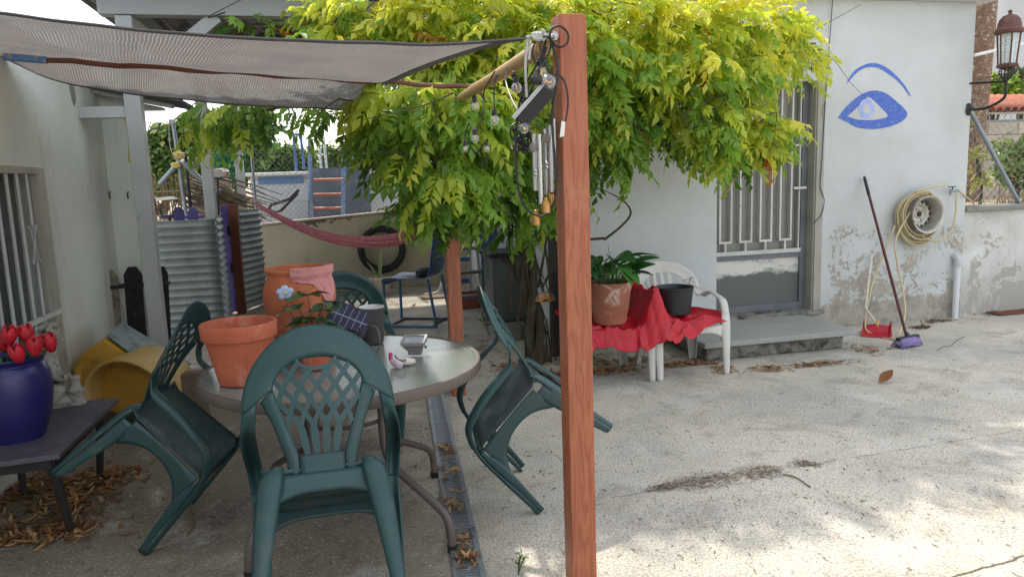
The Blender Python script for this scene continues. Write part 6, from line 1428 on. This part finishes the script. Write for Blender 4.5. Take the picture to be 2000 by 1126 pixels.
for px, py, s_, lab in ((370, 318, .11, 'pale knobbly rock balanced beside the tall grey pole'), (432, 338, .10, 'pale knobbly rock on a wall right of the carport post')):
    b = MB(); b.ball(at(px, py, Y=11.3), s_, 14, (1.2, .8, .75), None, .6, px); tag(b.build('rock', MAT['rock'], smooth=True), lab, 'rock')
b = MB(); b.bb(at(365, 350, Y=11.6).x, at(452, 350, Y=11.6).x, 11.5, 11.62, .92, at(400, 350, Y=11.5).z); tag(b.build('stub_wall', MAT['beige_wall'], bevel=.01), 'short pale wall holding the knobbly rocks behind the carport', 'wall')
pg = thing('purple_picket_gate', 'purple picket fence piece above the corrugated sheet', 'fence', (-1.8, 8.6, 0))
for px in (349, 376):
    a = at(px, 404, Y=8.55); b = MB(); P = [(a.x-.05, .6), (a.x+.05, .6), (a.x+.05, a.z-.05), (a.x+.025, a.z), (a.x-.025, a.z), (a.x-.05, a.z-.05)]; b.prism(P, 8.53, 8.555); b.build('picket', MAT['purple'], pg, bevel=.003)
a, c = at(318, 424, Y=8.57), at(398, 423, Y=8.57); b = MB(); b.bar(a, c, .03, .09, up=(0, 1, 0)); b.build('rail', MAT['purple'], pg, bevel=.003)
lq = at(324, 395, Y=8.4); gl = thing('garden_lantern', 'small black-wired garden lantern with a pale sloping lid above the corrugated sheet', 'lantern', lq)
b = MB(); b.add([lq+Vector(v) for v in ((-.10, -.08, .02), (.11, -.08, .03), (.11, .08, .03), (-.10, .08, .02), (-.09, -.07, .05), (.07, -.07, .06), (.07, .07, .06), (-.09, .07, .05))], [(3, 2, 1, 0), (4, 5, 6, 7), (0, 1, 5, 4), (1, 2, 6, 5), (2, 3, 7, 6), (3, 0, 4, 7)]); b.build('lid', MAT['white'], gl)
for (x, y) in ((-.09, -.07), (.10, -.07), (.10, .07), (-.09, .07)):
    b = MB(); b.tube([lq+Vector((x, y, .02)), lq+Vector((x*.5, y*.5, -.13))], .006, 5); b.build('wire', MAT['black'], gl)
b = MB(); b.tube([lq+Vector((-.09, -.07, .02)), lq+Vector((.03, -.05, -.08)), lq+Vector((.10, -.07, .02))], .005, 5); b.tube([lq+Vector((0, -.07, .02)), lq+Vector((-.05, -.045, -.1))], .005, 5); b.bar(lq+Vector((-.05, 0, -.14)), lq+Vector((.06, 0, -.14)), .10, .02); b.build('cage', MAT['black'], gl)
b = MB(); b.tube([lq+Vector((.02, 0, -.14)), lq+Vector((.02, 0, -.45))], .015, 6); b.build('stem', MAT['black'], gl)
b = MB(); a = at(301, 400, Y=8.1); b.ball(a, .05, 12, (.5, .5, 1.9), None, .5, 2); tag(b.build('red_cloth', MAT['hammock'], smooth=True), 'dark red cloth scrap hanging just right of the grey carport post', 'cloth')
bru = thing('upturned_squeegee', 'black squeegee standing upside down between the carport posts', 'squeegee', at(424, 400, Y=9.3))
a, c = at(414, 351, Y=9.3), at(436, 347, Y=9.3); b = MB(); b.bar(a, c, .03, .025); b.build('blade', MAT['black'], bru); b = MB(); b.tube([(a+c)/2, at(426, 400, Y=9.3), at(428, 440, Y=9.3)], .012, 8); b.build('stick', MAT['iron'], bru)
pch = thing('lounge_chair', 'dark brown curved garden chair beside the pool wall', 'chair', at(560, 410, Y=12.2))
for yy in (12.1, 12.5):
    b = MB(); b.tube([at(526, 418, Y=yy), at(528, 402, Y=yy), at(545, 395, Y=yy), at(565, 388, Y=yy), at(578, 376, Y=yy), at(584, 370, Y=yy)], .024, 8, 4); b.build('arm', MAT['dark_wood'], pch, smooth=True)
b = MB(); s0_, s1_ = at(548, 412, Y=12.3), at(582, 378, Y=12.3); b.bar(s0_, s1_, .40, .03, up=(1, 0, 0)); b.bar(at(530, 415, Y=12.3), s0_, .4, .03, up=(0, 0, 1)); b.build('seat', MAT['dark_wood'], pch)
# ------------------------------------------------------------------ trees and shrubs beyond
def tree(name, label, base, blobs_, n, temps_, cols, mat='leaf2', hang=0., trunk_r=.08, scale=1., group='trees beyond the back yard', seed=1, bark='bark', cat='tree'):
    r_ = random.Random(seed); t = thing(name, label, cat, base, 0, group); its = []
    tot = sum(q[1]**2 for q in blobs_)
    for (c, rad) in blobs_:
        for k in range(int(n*rad*rad/tot)):
            d = Vector((r_.gauss(0, 1), r_.gauss(0, 1), r_.gauss(0, 1))).normalized(); p = Vector(c)+d*rad*r_.uniform(.3, 1.05)**.6
            its.append((p, d+Vector((0, 0, -hang))+Vector((r_.gauss(0, .4), r_.gauss(0, .4), r_.gauss(0, .3))), r_.uniform(-1, 1), scale*r_.uniform(.7, 1.3), cols[r_.randrange(len(cols))]))
    foliage('crown', t, its, temps_, MAT[mat], rng=r_)
    b = MB(); base = Vector(base); cc = sum((Vector(q[0]) for q in blobs_), Vector())/len(blobs_)
    b.tube([base, base.lerp(cc, .5)+Vector((.05, 0, 0)), cc], [trunk_r, trunk_r*.75, trunk_r*.4], 8, 4)
    for (c, rad) in blobs_: b.tube([base.lerp(cc, .55), base.lerp(cc, .55).lerp(Vector(c), .5)+Vector((0, 0, .1)), c], [trunk_r*.5, trunk_r*.32, trunk_r*.12], 6, 3)
    b.build('trunk', MAT[bark], t, smooth=True); return t
rt = random.Random(5); sprig = [leaf_template('sprig', rt) for _ in range(6)]; bigl = [leaf_template('big', rt) for _ in range(6)]
G1, G2, G3, G4 = S(92, 122, 64), S(70, 104, 54), S(120, 146, 80), S(150, 160, 84)
def bl(px, py, Y, rp): return (at(px, py, Y=Y), rp*Y/FPX)
def gb(px, Y): p = at(px, 400, Y=Y); return (p.x, Y, .93)
tree('fruit_tree', 'loose broad-leaved tree with hanging leaves between the carport posts', gb(520, 15), [bl(470, 280, 15, 45), bl(500, 240, 15, 40), bl(455, 320, 15, 40), bl(510, 290, 15, 24), bl(430, 250, 15, 35)], 1000, bigl, [G1, G2, G2, G3], hang=1.1, seed=2, scale=1.0)
tree('fruit_tree', 'small broad-leaved tree left of the tall grey pole', gb(315, 17), [bl(318, 268, 17, 24), bl(300, 300, 17, 30), bl(330, 320, 17, 42), bl(345, 262, 17, 18), bl(375, 240, 17, 22), bl(365, 290, 17, 26)], 1000, bigl, [G1, G2, G3, G4], hang=.9, seed=3)
tree('round_tree', 'low green tree mass behind the pool left of the pool ladder', gb(560, 22), [bl(520, 325, 22, 32), bl(560, 318, 22, 28), bl(590, 322, 22, 24), bl(540, 312, 22, 20)], 1100, sprig, [G1, G2, G3], seed=4, scale=1.6)
tree('round_tree', 'low green tree mass behind the pool right of the pool ladder', gb(680, 24), [bl(640, 315, 24, 26), bl(690, 308, 24, 32), bl(740, 305, 24, 36), bl(720, 290, 24, 22), bl(790, 300, 24, 34)], 1100, sprig, [G1, G2, G3], seed=6, scale=1.6)
tree('round_tree', 'yellow-green bushy tree filling the gap left of the carport posts', gb(300, 20), [bl(290, 350, 20, 36), bl(330, 345, 20, 40), bl(380, 330, 20, 44), bl(420, 345, 20, 36)], 1200, sprig, [G1, G3, G4, G3], seed=7, scale=1.5)
netp = [at(400, 285, Y=12.2), at(480, 285, Y=12.2), at(480, 385, Y=12.2), at(400, 385, Y=12.2)]
tn = NT('green_net'); tp_ = tn.n('BsdfTransparent'); df_ = tn.n('BsdfDiffuse'); df_.inputs[0].default_value = S(60, 140, 116)+(1,); mm = tn.n('MixShader'); tn.l(tn.mr(tn.noise(60, 2), .3, .7, .12, .4), mm.inputs[0]); tn.l(tp_.outputs[0], mm.inputs[1]); tn.l(df_.outputs[0], mm.inputs[2]); MAT['net'] = tn.done(mm.outputs[0])
b = MB(); b.grid(lambda u, v: netp[0].lerp(netp[1], u).lerp(netp[3].lerp(netp[2], u), v)+Vector((0, .03*math.sin(u*9), 0)), 16, 8); tag(b.build('garden_net', MAT['net'], smooth=True), 'sheer green garden net hung between the carport posts', 'net')
# right-hand garden
G5, G6 = S(176, 190, 66), S(122, 152, 58)
RG = 'plants in the garden behind the low wall'
tree('hedge_shrub', 'bright green shrub behind the lantern bracket above the tiles', (at(1935, 200, Y=13.2).x, 13.2, .93), [bl(1920, 175, 13.2, 30), bl(1950, 190, 13.2, 30), bl(1910, 200, 13.2, 20), bl(1975, 180, 13.2, 24)], 700, sprig, [G5, G6, G3], seed=8, scale=1.2, group=RG, cat='shrub')
tree('olive_shrub', 'grey-green shrub at the right photo edge beside the lantern', (at(1990, 160, Y=14).x, 14, .93), [bl(1985, 165, 14, 34), bl(2010, 180, 14, 30)], 500, sprig, [S(112, 116, 88), S(96, 104, 78)], seed=9, scale=1.1, group=RG, cat='shrub')
tree('citrus_bush', 'young citrus bush beside the slanting fence brace', (at(1985, 390, Y=7.2).x, 7.2, .92), [bl(1985, 310, 7.2, 36), bl(1965, 340, 7.2, 20), bl(2005, 350, 7.2, 30), bl(1950, 290, 7.2, 16)], 130, sprig, [S(112, 140, 74), S(150, 164, 104), S(92, 122, 64)], seed=10, scale=.95, trunk_r=.03, group=RG, cat='bush')
tree('straggly_bush', 'thin straggly plant just inside the fence post', (at(1912, 390, Y=6.9).x, 6.9, .92), [bl(1908, 300, 6.9, 16), bl(1905, 350, 6.9, 18), bl(1900, 240, 6.9, 12), bl(1925, 350, 6.9, 12)], 34, sprig, [S(176, 178, 96), S(140, 150, 80)], seed=12, scale=.7, trunk_r=.02, group=RG, cat='bush')
dg = MB()
for k in range(160):
    p = at(1895+rw_.uniform(0, 110), 395, Y=6.5+rw_.uniform(0, 2.4)); p.z = .93; p.x += rw_.uniform(0, 1.2); dg.tube([p, p+Vector((rw_.uniform(-.06, .06), 0, .1)), p+Vector((rw_.uniform(-.15, .15), rw_.uniform(-.1, .1), rw_.uniform(.15, .4)))], [.004, .003, .001], 4, 2)
tag(dg.build('dry_grass', MAT['reed']), 'dry straw-coloured weeds behind the low wall', 'grass', kind='stuff')
# palm-barked tree behind the house, its unseen crown added to cast dappled shade on the yard
pt0, pt1 = at(1908, 190, Y=9.5), at(1926, 0, Y=9.5)
tk = thing('big_tree', 'rough-barked tree trunk rising behind the house corner and lantern', 'tree', (pt0.x-.15, 9.5, .9))
b = MB(); dxz = (pt1-pt0)/(pt1.z-pt0.z); P = [pt0+dxz*(z-pt0.z) for z in (.9, 1.5, 2.2, 2.9, 3.6, 4.6, 5.4)]
b.tube(P, [.20, .17, .165, .165, .16, .14, .09], 14, 5)
bs = [(Vector((x, y, z)), r) for x, y, z, r in ((6.6, 8.6, 5.2, 1.1), (5.0, 8.4, 5.1, .9), (3.3, 8.2, 5.0, .8), (8.2, 9.2, 5.6, 1.3), (4.1, 9.0, 5.9, .8), (1.9, 8.3, 5.2, .6))]
for c, r in bs: b.tube([P[-2], P[-2].lerp(c, .5)+Vector((0, 0, .3)), c], [.09, .06, .03], 8, 4)
b.build('trunk', MAT['palm_bark'], tk, smooth=True)
its = []
for c, r in bs:
    for k in range(int(130*r*r)):
        d = Vector((rt.gauss(0, 1), rt.gauss(0, 1), rt.gauss(0, .7))).normalized(); its.append((c+d*r*rt.uniform(.2, 1), d, rt.uniform(-1, 1), rt.uniform(1.0, 1.8), (G1, G2, G3)[rt.randrange(3)]))
foliage('crown', tk, its, bigl, MAT['leaf2'], rng=rt)
# ------------------------------------------------------------------ litter on the ground
rl = random.Random(21)
def litter(name, label, spots, n, parent=None, size=.03, cols=None):
    cols = cols or [S(150, 108, 70), S(176, 134, 90), S(124, 88, 60), S(196, 160, 112)]
    Vs, Fs, Cs = [], [], []; off = 0
    for k in range(n):
        (c, rx, ry, zz) = spots[rl.randrange(len(spots))]; x, y = rl.gauss(0, .5), rl.gauss(0, .5)
        p = Vector((c.x+x*rx, c.y+y*ry, zz+.004+max(0, .028*(1-abs(x)-abs(y)))*rl.random())); L = size*rl.uniform(.6, 1.6); W = L*rl.uniform(.14, .28); cu = rl.uniform(.2, 1.2)
        m_ = Matrix.Rotation(rl.uniform(0, 6.28), 3, 'Z') @ Matrix.Rotation(rl.uniform(-.5, .5), 3, 'X') @ Matrix.Rotation(rl.uniform(-.35, .35), 3, 'Y'); V = []
        for i in range(5):
            t = i/4-.5; w_ = W*math.cos(t*2.6); z = cu*L*(t*t)*1.4
            for s_ in (-1, 0, 1): V.append(m_ @ Vector((t*2*L, s_*w_, z+abs(s_)*w_*.5)))
        mz = min(v.z for v in V); V = [tuple(v+p-Vector((0, 0, min(0, mz)))) for v in V]; F = []
        for i in range(4):
            for j in range(2): a = 3*i+j; F += [(a, a+1, a+4), (a, a+4, a+3)]
        Vs.append(np.array(V, np.float32)); Fs.append(np.array(F, np.int32)+off); off += len(V)
        cc = np.ones((len(V), 4), np.float32); cc[:, :3] = np.array(cols[rl.randrange(len(cols))])*rl.uniform(.75, 1.15); Cs.append(cc)
    me = mesh_np(name, Vs, Fs, Cs, MAT['litter']); o = bpy.data.objects.new(name, me); COL.objects.link(o); return tag(o, label, 'leaf litter', kind='stuff')
MAT['litter'] = leaf_mat('dry_leaf', .1, .8)
def g(px, py, rx, ry, z=0): return (at(px, py, Z=z), rx, ry, z)
litter('leaf_litter', 'brown dry leaves heaped under the dark side table', [g(130, 990, .22, .25), g(90, 1045, .28, .12), g(190, 940, .18, .2), g(60, 960, .2, .3)], 900)
litter('leaf_litter', 'dry leaves and twigs caught in the drain channel', [g(880, 920, .05, .25, .012), g(905, 1060, .05, .15, .012), g(868, 880, .05, .1, .012), g(915, 1090, .05, .06, .012), g(890, 990, .05, .15, .012)], 230, size=.018)
litter('leaf_litter', 'dry leaves scattered around the wisteria foot and under the white chairs', [g(1190, 725, .25, .12), g(1080, 735, .18, .1), g(1340, 712, .3, .08), g(1240, 705, .4, .12), g(1000, 720, .2, .25), g(1130, 700, .3, .25)], 900, size=.024)
litter('leaf_litter', 'dry leaves along the front of the doorstep', [g(1500, 722, .16, .10), g(1600, 712, .20, .07), g(1695, 684, .12, .14), g(1420, 722, .12, .12), g(1560, 716, .35, .05)], 420, size=.02)
litter('leaf_litter', 'dry leaves along the foot of the low wall at the right', [g(1830, 628, .18, .05), g(1950, 612, .25, .08), g(1800, 640, .1, .05), g(1985, 605, .2, .05)], 260, size=.022, cols=[S(112, 92, 74), S(140, 112, 86)])
litter('leaf_litter', 'sparse dry bits strewn over the concrete under the table', [g(650, 900, .7, .6), g(820, 860, .2, .3), g(380, 1010, .5, .3), g(1000, 900, .4, .5)], 150, size=.012, cols=[S(108, 92, 72), S(84, 74, 62)])
litter('leaf_litter', 'tiny dry flecks strewn over the open concrete at the right', [g(1500, 950, 1.2, .7), g(1750, 1000, 1.0, .5), g(1600, 800, 1.4, .6), g(1400, 1050, .6, .3)], 420, size=.008, cols=[S(92, 82, 70), S(124, 108, 90), S(70, 64, 56)])
litter('leaf_litter', 'dry litter on the ground around the blue chair and back yard', [g(700, 600, .8, .5), g(930, 680, .3, .5), g(640, 640, .5, .6)], 200, size=.03)
litter('dirt_crumbs', 'brown crumbs of dirt gathered along the crack in the concrete', [g(1350, 942, .16, .06), g(1480, 922, .16, .05), g(1420, 932, .2, .03), g(1300, 952, .12, .03), g(1570, 908, .1, .03)], 700, size=.006, cols=[S(104, 86, 68), S(84, 70, 56), S(124, 104, 82)])
q = at(1732, 748, Z=0); me = leaf_mesh('curled_leaf', .12, .04, S(140, 90, 58), -.6, .75, 8); me.materials.append(MAT['litter']); o = bpy.data.objects.new('fallen_leaf', me); COL.objects.link(o); o.location = (q.x-.06, q.y, .012); o.rotation_euler = (.35, -.05, .35); tag(o, 'single curled brown leaf lying alone on the open concrete', 'leaf')
q = at(1968, 610, Z=0); b = MB(); b.grid(lambda u, v: Vector((q.x-.22+.5*u, q.y-.12+.28*v, .012+.012*mnoise.noise(Vector((u*4, v*4, 1))))), 10, 8); tag(b.build('brown_mat', MAT['rust_wood'], smooth=True, solid=.01), 'flat brown scrap of board at the foot of the low wall', 'board')
for pts, r_, lab in ((((1530, 925), (1556, 932), (1575, 945), (1583, 950)), .0035, 'thin bent twig lying on the concrete by the dirty crack'), (((1832, 684), (1842, 676), (1858, 674), (1868, 664), (1884, 657)), .0026, 'thin twig lying on the concrete right of the broom'), (((370, 985), (380, 1020), (365, 1045)), .003, 'dry straw stem on the concrete below the left green chair')):
    b = MB(); b.tube([at(x, y, Z=.006) for x, y in pts], r_, 5, 3); tag(b.build('fallen_twig', MAT['twig'], smooth=True), lab, 'twig')
# weeds
def weed(px, py, h, n, label, cols, seed):
    r_ = random.Random(seed); p = at(px, py, Z=0); t = thing('weed', label, 'weed', p, 0, 'weeds in the concrete'); b = MB(); me = leaf_mesh('weed_leaf', .04*h/.15, .008*h/.15, cols, .3, .3, 4)
    for k in range(n):
        a = r_.uniform(0, 6.28); e = p+Vector((math.cos(a)*h*.45, math.sin(a)*h*.45, h*r_.uniform(.5, 1.1))); b.tube([p, p.lerp(e, .5)+Vector((0, 0, h*.15)), e], [.0025, .002, .001], 4, 3)
        for j in range(9):
            s_ = .25+.75*j/8; aa = r_.uniform(0, 6.28); put_leaf(me, MAT['leaf_g'], t, p.lerp(e, s_)+Vector((0, 0, h*.3*s_*(1-s_)*2)), (math.cos(aa), math.sin(aa), .6), 0, r_.uniform(.6, 1.1))
    b.build('stem', MAT['leaf_fake'], t)
weed(1012, 1122, .08, 4, 'small green weed sprouting at the bottom edge left of the nearest post', S(96, 122, 66), 1)
weed(882, 1062, .06, 4, 'tiny green weed at the front table foot in the drain', S(96, 122, 66), 2)
weed(850, 640, .14, 6, 'leafy green weed on the ground in front of the blue chair', S(110, 140, 62), 3)
weed(955, 655, .25, 6, 'leafy green weed beside the concrete blocks', S(104, 140, 58), 4)
